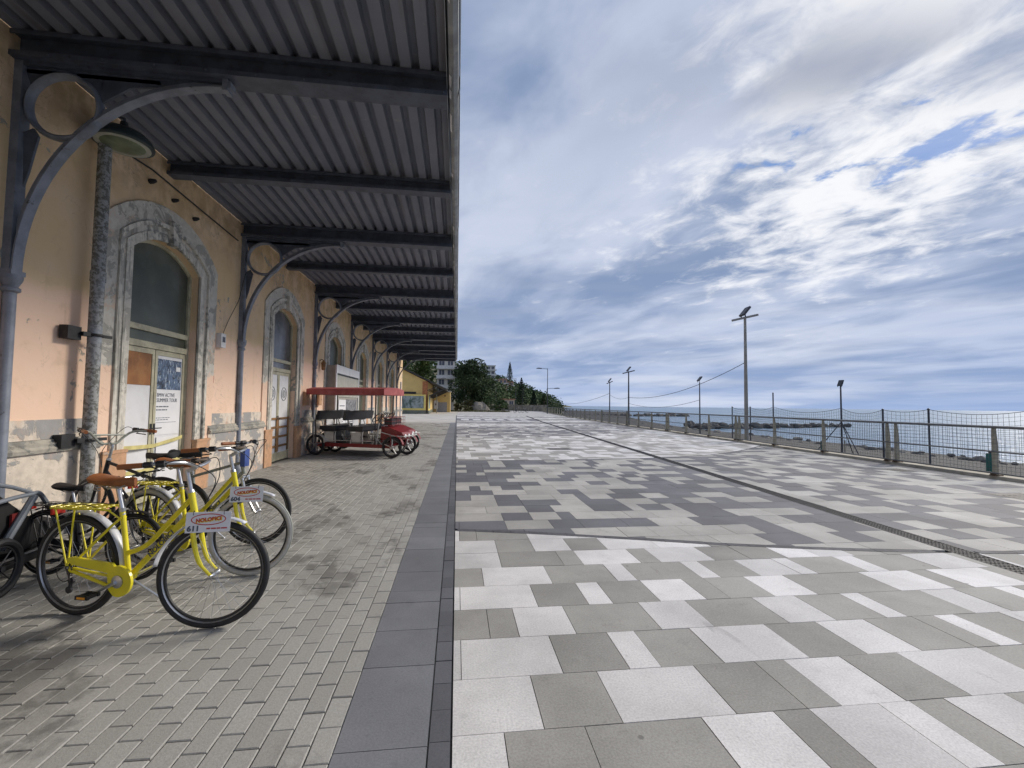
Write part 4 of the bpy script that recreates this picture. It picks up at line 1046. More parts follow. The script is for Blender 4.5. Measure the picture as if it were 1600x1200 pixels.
        text('NOLOBICI', .032, M_red, pl, pp(0,.008,.0015), (ux*1+uz*.10), uz, sx=.95, bold=.0015, align='CENTER')
        text('NOLOBICI', .032, M_gold, pl, pp(.003,.004,.0010), (ux*1+uz*.10), uz, sx=.97, bold=.0022, align='CENTER')
        text(number, .046, M_ink, pl, pp(-.115,-.054,.0015), ux, uz, sx=1.0, bold=.002)
        sm = MB()                        # small red print, too fine to read
        for a, b in ((-.008,.012),(.017,.045),(.049,.070),(.074,.108)): sm.add([pp(a,-.046,.0012),pp(b,-.046,.0012),pp(b,-.037,.0012),pp(a,-.037,.0012)], [(0,1,2,3)])
        sm.build('small_print', M_red, pl)
        for a in (-.085, .085):
            ti = MB(); ti.torus(pp(a,H_-.004,-.002), ux, .014, .0018, 12, 5); ti.build('cable_tie', M_black, pl)
    return t
bike('bicycle', 'yellow step-through bicycle with brown saddle, black tyres and plate 611', (-1.60,3.25), R_(-15.4), R_(19), rack_m=M_yellow, number='611', lettering='NOLOBICI', plate_face=(.30,-.95,0))
bike('bicycle', 'yellow bicycle with pale-walled tyres and plate 604 behind the nearest one', (-1.77,4.18), R_(-17.5), R_(19), rack_m=M_yellow, tyre_m=M_pale, number='604', lettering='NOLOBICI', plate_face=(.30,-.95,.05))
b3 = bike('bicycle', 'grey bicycle with silver suspension fork and black saddle, beyond plate 604', (-2.08,5.06), R_(-9), R_(8), frame_m=M_grey, saddle_m=M_black, grip_m=M_tan, fender_m=None, step=False, chaincase=False, sus=True, bars='flat')
mb = MB(); mb.box(.885,.935,-.05,.03,.82,1.0); mb.build('blue_pouch', M_blue, b3)
bike('bicycle', 'dark bicycle with brown grips and high bars facing the first doorway', (-3.78,5.20), R_(166), R_(-10), frame_m=M_blackpaint, saddle_m=M_black, grip_m=M_tan, fender_m=None, step=False, chaincase=False, bars='high')
bike('bicycle', 'small black bicycle with black rack by the foot of the downpipe', (-2.66,4.15), R_(-13), 0, frame_m=M_blackpaint, saddle_m=M_black, grip_m=M_black, fender_m=M_black, rack_m=M_blackpaint, step=True, bars='flat', scale=.80)

def trailer():
    t = thing('bicycle_trailer', 'black covered bicycle trailer with grey tube handle at the left edge', 'trailer', (-3.88,3.95,0), R_(97)); t.scale = (1.12,)*3
    Mf = mat('black_canvas', (.006,.006,.007), .8, var=.3, scale=6, bump=.3, bscale=9)
    mb = MB(); sec = [(-.55,.20,.72),(-.45,.16,.86),(-.05,.14,.80),(.15,.14,.62),(.32,.16,.46),(.55,.20,.40)]; vs = []; n = 8
    for x, z0, z1 in sec:
        for k in range(n):
            a = 2*math.pi*k/n+math.pi/8; q = lambda c: math.copysign(abs(c)**.5, c); vs.append((x, .33*q(math.cos(a)), (z0+z1)/2+(z1-z0)/2*q(math.sin(a))))
    mb.add(vs, [(i*n+k, i*n+(k+1) % n, (i+1)*n+(k+1) % n, (i+1)*n+k) for i in range(len(sec)-1) for k in range(n)]+[tuple(range(n)), tuple(range((len(sec)-1)*n, len(sec)*n))])
    mb.build('fabric_body', Mf, t, True)
    Mt = mat('grey_tube', (.17,.19,.22), .45, .1, var=.1)
    for s in (-1, 1):
        f = MB(); f.tube(curve([(-.55,.36*s,.50),(-.25,.37*s,.62),(.15,.37*s,.64),(.28,.37*s,.60),(.48,.37*s,.30)], 5), .016, 8); f.tube([(-.45,.36*s,.86),(.0,.37*s,.72),(.22,.37*s,.63)], .014, 8); f.tube([(.20,.37*s,.62),(-.05,.36*s,.30)], .024, 8)
        f.build('side_frame', Mt, t, True)
    rd = MB(); rd.box(.05,.13,-.345,-.33,.42,.52); rd.build('red_badge', mat('badge_red', (.16,.01,.01), .6), t)
    st = MB(); st.box(-.5,.45,-.345,-.335,.195,.21); st.build('trim_strip', M_silver, t)
    for y in (-.42, .42):
        w = MB(); w.torus((-.15,y,.20), (0,1,0), .175, .025, 32, 8); ww = w.build('wheel', M_black, t, True)
        h = MB(); h.torus((-.15,y,.20), (0,1,0), .145, .008, 24, 5)
        for k in range(8): a = k*math.pi/4; h.tube([(-.15,y,.20),(-.15+.145*math.cos(a),y,.20+.145*math.sin(a))], .004, 4)
        h.lathe((-.15,y-.03,.20), [(.02,0),(.02,.06)], axis=(0,1,0), n=10); h.build('rim', M_blackpaint, ww)
    ba = MB(); ba.box(-.55,.55,-.36,.36,.14,.19); ba.build('base', M_blackpaint, t)
trailer()

# ------------------------------------------------------------------ four-seat pedal car
def pedal_car(label, side, fwd, roofed):
    h = math.atan2(-.82, 2.30)
    near_r = Vector((-4.02,13.45,0)); d = Vector((math.cos(h), math.sin(h), 0)); n = Vector((-d.y, d.x, 0))
    t = thing('pedal_car', label, 'pedal car', near_r+n*(.46+side)+d*fwd, h)
    Mr = mat('red_paint', (.21,.014,.017), .35, var=.1, scale=5); Mro = mat('red_canvas', (.36,.075,.075), .7, var=.12, scale=3, dirt=(.55,.25,.23), dirt_amt=.3)
    Mw = mat('cream_tube', (.60,.58,.53), .4, var=.08); Mv = mat('black_vinyl', (.02,.02,.024), .45, var=.2, scale=6)
    R0 = .30; WBc = 2.40
    for x, nm in ((0,'rear_wheel'),(WBc,'front_wheel')):
        for y in (-.46, .46):
            w = MB(); w.torus((x,y,R0), (0,1,0), R0-.04, .04, 36, 8, flat=.8); wl = w.build(nm, M_black, t, True)
            r = MB(); r.torus((x,y,R0), (0,1,0), R0-.062, .012, 30, 6)
            for k in range(5): a = k*2*math.pi/5+.3; r.bar((x,y,R0), (x+(R0-.06)*math.cos(a),y,R0+(R0-.06)*math.sin(a)), .02, .035, (0,1,0))
            r.lathe((x,y-.04,R0), [(.05,0),(.05,.08)], axis=(0,1,0), n=14); r.build('rim', M_steel, wl, True)
            f = MB(); P = [(x+(R0+.045)*math.cos(R_(a)), y, R0+(R0+.045)*math.sin(R_(a))) for a in range(15, 170, 12)]
            for p, q in zip(P, P[1:]): f.bar(p, q, .09, .006, (0,0,1))
            f.tube([(x-.02,y-.05,R0),(x-.02,y-.05,R0*2+.03)], .008, 6); f.build('mudguard', Mw if x == 0 else Mr, t)
    ch = MB()
    for y in (-.40, .40): ch.box(-.1,WBc-.05,y-.03,y+.03,.26,.36)
    for x in (0,.7,1.4,2.1): ch.box(x-.03,x+.03,-.37,.37,.27,.34)
    ch.build('chassis', Mr, t)
    fl = MB(); fl.box(.35,2.1,-.37,.37,.34,.36); fl.build('floor', M_blackpaint, t)
    for k, x in enumerate((.42, 1.28)):
        s = MB(); s.box(x-.26,x+.24,-.52,.52,.74,.85); s.box(x-.22,x+.20,-.48,.48,.70,.74); so = s.build('seat', Mv, t)
        b = MB(); b.prism([(x-.38,1.02),(x-.30,1.01),(x-.25,1.26),(x-.33,1.28)], lambda u, v, w: (u, w, v), -.54, .54); b.build('backrest', Mv, t)
        for y in (-.40, .40):
            fr = MB(); fr.tube([(x+.18,y,.36),(x+.16,y,.55),(x+.18,y,.72)], .016, 8); fr.tube([(x-.20,y,.36),(x-.16,y,.55),(x-.19,y,.72),(x-.28,y,1.02)], .016, 8); fr.tube([(x-.19,y,.70),(x+.2,y,.70)], .014, 8); fr.build('seat_frame', Mw, t, True)
        pn = MB(); pn.box(x-.14,x+.13,-.425,-.415,.40,.68); pn.build('side_panel', Mw, t)
        mp = MB(); mp.box(x-.275,x-.262,-.2,.1,.86,1.02); mp.build('advert_plate', M_card, t)
    if roofed:
        rf = MB(); rf.box(-.25,2.20,-.60,.60,1.74,1.90); roof = rf.build('roof', Mro, t)
        rt = MB(); rt.prism([(-.60,1.902),(.60,1.902),(.3,1.955),(-.3,1.955)], lambda u, v, w: (w, u, v), -.24, 2.19); rt.build('roof_top', Mro, roof)
        for x in (.02, 1.90):
            for y in (-.50, .50): po = MB(); po.tube([(x,y,.36),(x,y*1.02,1.74)], .015, 8); po.build('roof_post', M_blackpaint, t)
    ho = MB(); ho.prism([(1.95,.48),(2.62,.50),(2.66,.62),(2.60,.70),(2.20,.84),(1.98,.86)], lambda u, v, w: (u, w, v), -.30, .30); ho.build('hood', Mr, t)
    for y in (-.22, 0, .22):
        l = MB(); l.lathe((2.655,y,.60), [(.045,0),(.055,.03),(.03,.05)], axis=(1,0,0), n=12); l.build('headlight', M_card, t, True)
    bk = MB()
    for z in (.90,1.0,1.10): bk.tube([(2.0,-.26,z),(2.28,-.26,z),(2.28,.26,z),(2.0,.26,z),(2.0,-.26,z)], .007, 5)
    for y in (-.26,-.15,-.05,.05,.15,.26):
        bk.tube([(2.28,y,.88),(2.28,y,1.1)], .005, 4)
    bk.build('basket', Mr, t)
    bg = MB(); bg.box(2.03,2.26,-.24,.05,.90,1.07); bg.build('black_bag', Mv, t)
    for y in (-.22, .22):
        sw = MB(); c = Vector((1.80,y,1.10)); sw.torus(c, (.75,0,-.66), .17, .014, 24, 6); sw.tube([c, (2.02,y,.78)], .013, 6); sw.bar(c+Vector((0,-.16,0)), c+Vector((0,.16,0)), .03, .012); sw.build('steering_wheel', M_blackpaint, t, True)
        fs = MB(); fs.tube([(1.92,y*2,.36),(1.98,y*2,.95)], .014, 6); fs.tube([(1.78,y*2,.36),(1.92,y*2,.52),(2.08,y*2,.36)], .011, 6); fs.tube([(1.98,y*2,.72),(2.62,y*1.6,.55)], .012, 6); fs.build('front_stay', Mw, t)
    for x in (.95, 1.75):
        for y in (-.24, .24):
            pc = MB(); pc.torus((x,y,.46), (0,1,0), .085, .008, 18, 5); pc.tube([(x-.13,y-.06,.40),(x,y-.03,.46),(x,y+.03,.46),(x+.13,y+.06,.52)], .010, 6); pc.box(x-.18,x-.09,y-.11,y-.03,.385,.41); pc.box(x+.09,x+.18,y+.03,y+.11,.51,.535); pc.tube([(x,y,.545),(x-.75,y,.50)], .006, 4); pc.build('pedal_crank', M_blackpaint, t)
    for y in (-.46, .46):
        sr = MB(); sr.tube([(.1,y,.46),(.45,y,.44),(1.9,y,.44)], .010, 6); sr.build('side_rail', Mw, t)
        ar = MB(); ar.tube(curve([(-.05,y,.66),(.10,y*1.05,.62),(.26,y*1.05,.50),(.30,y*1.05,.36)], 4), .013, 6); ar.build('rear_hoop', Mw, t)
    lo = MB(); lo.box(.15,.34,-.30,.30,.38,.66); lo.build('rear_box', M_blackpaint, t)
    bm = MB(); bm.tube([(2.35,-.5,.62),(2.72,-.42,.60),(2.72,.42,.60),(2.35,.5,.62)], .014, 6); bm.build('bumper', Mw, t)
pedal_car('red four-wheeled pedal car with flat red roof and black bench seats', 0, 0, True)
pedal_car('open red pedal car without a roof parked behind the roofed one', 1.02, -.36, False)

# ------------------------------------------------------------------ railing along the sea side
M_post = mat('weathered_post', (.36,.33,.25), .75, .1, var=.2, scale=7, dirt=(.22,.19,.13), dirt_amt=.6, dscale=5)
M_rail = mat('grey_rail', (.15,.15,.145), .5, .4, var=.15, scale=6)
M_wire = mat('mesh_wire', (.13,.14,.15), .5, .3, var=.1)
def railing():
    t = thing('sea_railing', 'long railing of weathered fin posts with wire mesh along the sea side', 'railing', (fence_x(20), 20, 0))
    off = -Vector((fence_x(20), 20, 0)); SP = 2.455; y0 = 1.15; n = 62
    def place(o): o.location = off+o.location; return o
    ys = [y0+SP*i for i in range(n)]
    fin = MB(); prof = [(-.015,0.0),(.082,0.0),(.092,.45),(.085,.72),(.058,.92),(.038,1.09),(.0,1.09),(-.010,.9),(-.015,.6)]
    fin.prism(prof, lambda u, v, w: (u, w, v), -.028, .028); fm = fin.mesh('post', M_post)
    base = MB(); base.box(-.06,.15,-.06,.06,0,.02); base.box(-.045,-.02,-.05,.05,.02,.05); bm_ = base.mesh('base_plate', mat('rusty_plate', (.10,.065,.04), .85, var=.3, scale=12))
    def post(y):
        o = bpy.data.objects.new('post', fm); COL.objects.link(o); o.parent = t; o.location = off+Vector((fence_x(y)+.12, y, .07)); 
        b = bpy.data.objects.new('base_plate', bm_); COL.objects.link(b); b.parent = o
    for i, y in enumerate(ys):
        if (i-4) % 3 == 0: post(y-.13); post(y+.13)
        else: post(y)
    for a, b in zip(ys, ys[1:]):
        xa, xb = fence_x(a)+.10, fence_x(b)+.10
        for z, r, nm in ((1.14,.030,'top_rail'),(.60,.016,'middle_rail'),(.13,.018,'bottom_rail')):
            mb = MB(); mb.tube([(xa-.0,a-.005,z),(xb,b+.005,z)], r, 8); place(mb.build(nm, M_rail, t, True))
        if a < 62:
            mb = MB(); k = 30; step = (b-a)/k; rr = .0030 if a < 25 else .0036
            for i in range(1, k):
                y = a+step*i; x = xa+(xb-xa)*i/k; mb.tube([(x,y,.13),(x,y,1.12)], rr, 3)
            for q in range(1, 12):
                z = .13+q*.082; mb.tube([(xa,a,z),(xb,b,z)], rr, 3)
            place(mb.build('wire_mesh', M_wire, t))
railing()

# ------------------------------------------------------------------ poles and lamps
M_zinc = mat('zinc_pole', (.27,.265,.24), .55, .3, var=.15, scale=3); M_dark = mat('dark_pole', (.055,.06,.07), .5, .3, var=.15, scale=3)
def flood(t, z, s=1., m=M_dark, tilt=.9):
    f = MB(); c = Vector((0,0,z+.30*s)); u = Vector((math.cos(tilt),0,math.sin(tilt)))
    f.bar(c-u*.24*s, c+u*.24*s, .42*s, .09*s, (0,1,0) if False else (-u.z,0,u.x)); f.build('floodlight', m, t)
    b = MB()
    for y in (-.17, .17): b.bar((-.08*s,y*s,z), (-.08*s,y*s,z+.26*s), .035*s, .035*s, (1,0,0))
    b.build('lamp_bracket', m, t)
def flood_pole(label, x, y, zb, zt, r, m, cross=.9, s=1., rz=0., grp='floodlight poles along the shore'):
    t = thing('floodlight_pole', label, 'lamp post', (x, y, zb), rz, grp); h = zt-zb
    p = MB(); p.tube([(0,0,0),(0,0,h*.32),(0,0,h)], [r,r*.95,r*.62], 10); p.build('pole', m, t, True)
    if cross:
        c = MB(); c.bar((-cross*.62,0,h-.12*s), (cross*.62,0,h+.16*s), .10*s, .09*s); c.build('crossarm', m, t)
    flood(t, h, s); return t
flood_pole('tall weathered floodlight pole with tilted crossarm behind the railing', 12.85,18.5,-.9,5.55,.088,M_zinc,.95,1.0,R_(-6))
flood_pole('floodlight pole with short crossarm, second from the tall weathered pole', 13.15,33,-1.0,4.15,.07,M_dark,.75,.85,R_(-5))
flood_pole('thin floodlight pole just left of the short-crossarm pole', 14.1,40,-1.0,3.7,.06,M_dark,.45,.8,R_(-5))
flood_pole('slim dark pole with one small floodlight, left of the tall weathered pole', 13.0,22.6,-1.1,2.85,.04,M_dark,0,.62,R_(-5))
def net_light():
    t = thing('tripod_light', 'dark light pole on tripod struts standing on the beach by the nets', 'lamp post', (22.4,23.6,-1.5)); p = MB(); p.tube([(0,0,0),(0,0,4.35)], [.055,.04], 8); p.build('pole', M_dark, t, True)
    s = MB()
    for a in (.4, 2.5, 4.6): s = MB(); s.tube([(1.55*math.cos(a),1.55*math.sin(a),0),(0,0,2.25)], .028, 6); s.build('strut', M_dark, t)
    flood(t, 4.3, .75, tilt=1.2)
net_light()
def street_lamp(label, x, y, h, arms, m=M_dark, r=.075):
    t = thing('street_lamp', label, 'street lamp', (x, y, 0), 0, 'street lamps along the promenade')
    p = MB(); p.tube([(0,0,0),(0,0,.9),(0,0,.92),(0,0,h)], [r*1.25,r*1.25,r,r*.7], 8); p.build('pole', m, t, True)
    for sx, z, L_ in arms:
        a = MB(); a.tube([(0,0,z),(sx*L_*.5,0,z+.06),(sx*L_,0,z+.06)], r*.55, 6); a.build('arm', m, t)
        hd = MB(); hd.prism([(sx*L_*.75,z+.0),(sx*(L_+.55),z+.02),(sx*(L_+.6),z+.12),(sx*(L_+.2),z+.20),(sx*L_*.75,z+.14)], lambda u, v, w: (u, w, v), -.16, .16); hd.build('lamp_head', m, t)
    bx = MB(); bx.box(-r*1.6,r*.4,-.1,.1,h*.48,h*.55); bx.build('control_box', m, t)
street_lamp('street lamp with high arm and lower second arm, beside the railing end', 16.4,80,8.3,((-1,8.2,1.5),(1,4.6,1.7)))
street_lamp('single-arm street lamp further off in front of the conifer', 14.8,112,8.3,((-1,8.2,1.5),))
street_lamp('far street lamp in front of the stone wall, beyond the conifer lamp', 10.6,122,7.0,((-1,6.9,1.2),), M_zinc)
street_lamp('grey street lamp in front of the low yellow building', -3.4,76,5.9,((1,5.8,.9),), M_zinc, .06)
street_lamp('most distant street lamp, thin against the sky right of the conifer', 24.5,165,7.8,((1,7.7,.5),), M_dark, .06)
def wire(name, label, a, b, sag, r=.014):
    mb = MB(); a, b = Vector(a), Vector(b); P = []
    for i in range(25): t = i/24; p = a.lerp(b, t); p.z -= sag*4*t*(1-t); P.append(p)
    mb.tube(P, r, 5); tag(mb.build(name, M_dark), label, 'cable')
wire('overhead_cable', 'sagging overhead cable from the tall weathered pole to the short-crossarm pole', (12.85,18.5,3.55),(13.15,33,2.2), .55)
wire('overhead_cable', 'low slack cable between the slim dark pole and the short-crossarm pole', (13.0,22.6,1.9),(13.15,33,1.75), .35, .011)
wire('overhead_cable', 'cable running left from the thin pole towards the railing lamp', (14.1,40,2.7),(16.4,80,2.6), .9, .015)
wire('overhead_cable', 'short cable between the thin pole and the short-crossarm pole', (14.1,40,2.6),(13.15,33,2.2), .25, .011)

# ------------------------------------------------------------------ beach nets
def beach_z(x): return -1.05-1.5*max(0,min(1,(x-12.6)/32))**1.15
NP = [(22.9,14.8,1.62),(21.9,18.3,1.52),(21.2,19.9,1.48),(22.2,29.0,2.55),(22.7,32.2,1.55),(22.9,34.8,1.55)]
def nets():
    labs = ['beach net post at the right edge of the view','beach net post before the bright water, right of the double fin','beach net post just left of the double fin','tall thin beach net post right of the tall weathered pole','beach net post close to the right of the tall weathered pole','beach net post close to the left of the tall weathered pole']
    for (x, y, z), lab in zip(NP, labs):
        zb = beach_z(x)-.1; t = thing('net_post', lab, 'post', (x, y, zb), 0, 'dark posts carrying the beach nets'); mb = MB(); mb.tube([(0,0,0),(0,0,z-zb)], .042, 8); mb.build('pole', M_dark, t, True)
        c = MB(); c.lathe((0,0,z-zb), [(.05,0),(.05,.04),(.02,.06)], n=8); c.build('cap', M_dark, t)
    anchor = [(x, y, z if z < 2 else 1.6) for x, y, z in NP]; anchor.insert(3, (22.4,23.6,1.55))
    places = ['at the right edge of the view','between the double fin and the right-hand net post','between the tripod light and the double fin','between the tall thin post and the tripod light','between the tall weathered pole and the tall thin post','behind the tall weathered pole']
    for (a, b, pl) in zip(anchor, anchor[1:], places):
        mb = MB(); A, B = Vector(a), Vector(b); n = max(8, int((B-A).length/.16)); bot = -.7
        top = []
        for i in range(n+1):
            t = i/n; p = A.lerp(B, t); p.z -= .33*4*t*(1-t)*min(1,(B-A).length/5); top.append(p)
        mb.tube(top, .012, 4)
        for p in top[1:-1]: mb.tube([p, (p.x,p.y,bot)], .0055, 3)
        for k in range(1, 12):
            f = k/12; mb.tube([(p.x,p.y,p.z+(bot-p.z)*f) for p in top], .005, 3)
        tag(mb.build('beach_net', M_wire), 'sagging dark beach net strung '+pl, 'net', 'sagging nets on the beach')
    Mg = mat('green_padding', (.012,.10,.085), .6, var=.2, scale=5)
    for (x, y, h, lab) in ((16.8,12.2,1.35,'dark green padded post standing behind the railing near the right edge'),(22.6,25.2,.95,'short dark green padded post beside the tripod light')):
        zb = beach_z(x); t = thing('padded_post', lab, 'post', (x, y, zb)); mb = MB(); mb.lathe((0,0,0), [(.11,0),(.12,.03),(.12,h-.05),(.10,h)], n=14); mb.build('padding', Mg, t, True)
        c = MB(); c.tube([(0,0,h),(0,0,h+.06)], .05, 8); c.build('cap', M_dark, t)
    for (x, y, lab) in ((19.2,17.8,'thin pale stake on the beach left of the double fin'),(24.5,25.6,'thin pale stake on the beach beyond the tripod light')):
        mb = MB(); mb.tube([(0,0,0),(0,0,1.0)], .045, 6); mb.lathe((0,0,1.0), [(.05,0),(.03,.05)], n=6); o = mb.build('stake', M_post); o.location = (x, y, beach_z(x)); tag(o, lab, 'stake')
nets()

# ------------------------------------------------------------------ rocks
def rocks():
    random.seed(21)
    Mr = mat('sea_rock', (.095,.09,.082), .9, var=.4, scale=.8, dirt=(.20,.19,.165), dirt_amt=.6, dscale=.6, bump=.6, bscale=3, obj=False)
    Mp = mat('pale_rock', (.25,.235,.20), .9, var=.35, scale=.8, dirt=(.11,.10,.085), dirt_amt=.7, dscale=.7, bump=.6, bscale=3, obj=False)
    def rock(mb, c, s):
        pts = []; n = 7
        rings = [(-.9,.5),(-.35,.95),(.25,.9),(.75,.5)]
        sx, sy, sz = s*random.uniform(.8,1.5), s*random.uniform(.8,1.3), s*random.uniform(.45,.8); a0 = random.random()*6
        for h, r in rings:
            for k in range(n):
                a = a0+2*math.pi*k/n; q = r*random.uniform(.75,1.1); pts.append((c[0]+sx*q*math.cos(a), c[1]+sy*q*math.sin(a), c[2]+sz*(h+random.uniform(-.12,.12))))
        mb.add(pts, [(i*n+k, i*n+(k+1) % n, (i+1)*n+(k+1) % n, (i+1)*n+k) for i in range(3) for k in range(n)]+[tuple(range(n)), tuple(range(3*n, 4*n))])
    # breakwater: single boulders
    N_ = 150
    for i in range(N_):
        t = i/N_; x = 44+44*t+random.uniform(-.6,.6); y = 79+13*t+random.uniform(-2.2,2.2); s = random.uniform(.55,1.05)*(1-.35*t)
        mb = MB(); rock(mb, (0,0,0), s); o = mb.build('boulder', Mr); o.location = (x, y, -2.45+random.uniform(-.1,.75)*(1-.5*t))
        tag(o, 'dark boulder of the breakwater running out into the sea', 'boulder', 'boulders of the breakwater')
    for i in range(110):
        t = i/110; y = 38+t*75; x = 40.5-.03*(y-40)+random.uniform(-3.2,2.2); s = random.uniform(.22,.62)
        mb = MB(); rock(mb, (0,0,0), s); o = mb.build('shore_rock', Mp if random.random() < .6 else Mr); o.location = (x, y, -2.42+random.uniform(-.1,.2))
        tag(o, 'weathered rock lying along the water line', 'rock', 'rocks along the water line')
    for i in range(26):
        y = 24+i*.55+random.uniform(-.3,.3); x = 38.5+random.uniform(-1.6,1.6); mb = MB(); rock(mb, (0,0,0), random.uniform(.18,.5)); o = mb.build('shore_rock', Mp if i % 2 else Mr); o.location = (x, y, -2.15)
        tag(o, 'weathered rock lying along the water line', 'rock', 'rocks along the water line')
    for i in range(40):
        t = i/40; x = 55+46*t; y = 176+8*t+random.uniform(-2,2); mb = MB(); rock(mb, (0,0,0), random.uniform(.9,1.9)); o = mb.build('boulder', Mr); o.location = (x, y, -2.3)
        tag(o, 'dark boulder of the second, more distant breakwater', 'boulder', 'boulders of the distant breakwater')
rocks()

# ------------------------------------------------------------------ far end of the promenade
def leafmat(name, c1, c2, scale=.9):
    m, nt, b = nodes(name); g = NT(nt); p = g.pos()
    oi = g.n('ShaderNodeObjectInfo')
    n = g.noise(p, scale, 4, .6); n2 = g.noise(p, scale*6, 3, .6)
    c = g.mix(g.step(n, .35, .65), c1, c2); c = g.mix(g.step(n2, .35, .7, 0, .6), c, tuple(x*.55 for x in c1))
    g.l(c, b.inputs['Base Color']); b.inputs['Roughness'].default_value = .75; b.inputs['Specular IOR Level'].default_value = .2; return m
M_leafd = leafmat('dark_leaf', (.028,.050,.024), (.088,.122,.048), .45); M_leafm = leafmat('mid_leaf', (.040,.072,.030), (.115,.155,.060), .3)
M_leafl = leafmat('light_leaf', (.05,.085,.02), (.14,.175,.045), .5); M_bark = mat('bark', (.09,.07,.05), .9, var=.3, scale=4); M_scrub = leafmat('scrub', (.05,.055,.025), (.16,.15,.065), .6)
M_conif = leafmat('conifer_leaf', (.012,.028,.018), (.035,.06,.033), .5)
def leaves(mb, c, r, n, s):
    for _ in range(n):
        while True:
            d = Vector((random.uniform(-1,1), random.uniform(-1,1), random.uniform(-1,1)))
            if .05 < d.length < 1: break
        d = d.normalized()*(d.length**.45)
        p = Vector((c[0]+d.x*r[0], c[1]+d.y*r[1], c[2]+d.z*r[2])); u = Vector((random.gauss(0,1), random.gauss(0,1), random.gauss(0,.6))).normalized(); v = u.cross(Vector((random.gauss(0,1), random.gauss(0,1), random.gauss(0,1)))).normalized()
        q = s*random.uniform(.6,1.3); mb.add([p-u*q, p+v*q*.55, p+u*q, p-v*q*.55], [(0,1,2,3)])
def tree(name, label, cat, loc, h, rx, m, clumps=26, per=110, leaf=.28, trunk=.35, low=.25, ry=None, group=None):
    t = thing(name, label, cat, loc, 0, group); ry = ry or rx; cr = MB(); tk = MB()
    top = h*.62; tk.tube([(0,0,-.3),(rx*.03,0,h*.25),(-rx*.04,.1,h*.45),(0,0,top)], [trunk*1.2,trunk,trunk*.75,trunk*.3], 8)
    for i in range(clumps):
        a = random.uniform(0, 6.283); f = random.random(); z = low+(1-low)*f
        w = math.sin(math.pi*min(1, max(.08, (z-low)/(1-low)*.82+.16)))**.6
        rr = math.sqrt(random.random())*.78*w; c = Vector((rx*rr*math.cos(a), ry*rr*math.sin(a), h*z*.92)); q = random.uniform(.22,.36)
        leaves(cr, c, (rx*q, ry*q, h*q*.42), per, leaf)
        if i % 3 == 0: tk.tube([(0,0,h*random.uniform(.25,.5)), (c.x*.5,c.y*.5,c.z*.8), tuple(c)], [trunk*.4,trunk*.25,trunk*.08], 5)
    tk.build('trunk', M_bark, t, True); cr.build('crown', m, t); return t
def conifer(label, loc, h, r, m=M_conif, n=16, group=None):
    t = thing('conifer', label, 'tree', loc, 0, group); tk = MB(); tk.tube([(0,0,-.3),(0,0,h)], [r*.09,.03], 6); tk.build('trunk', M_bark, t); cr = MB()
    for i in range(n):
        f = i/(n-1); z = h*(.10+.9*f); w = r*(1-f)**.8+.12
        for k in range(7):
            a = 6.283*k/7+i*.7; leaves(cr, (w*.6*math.cos(a), w*.6*math.sin(a), z), (w*.45, w*.45, h*.022), 22, .28)
    cr.build('crown', m, t); return t

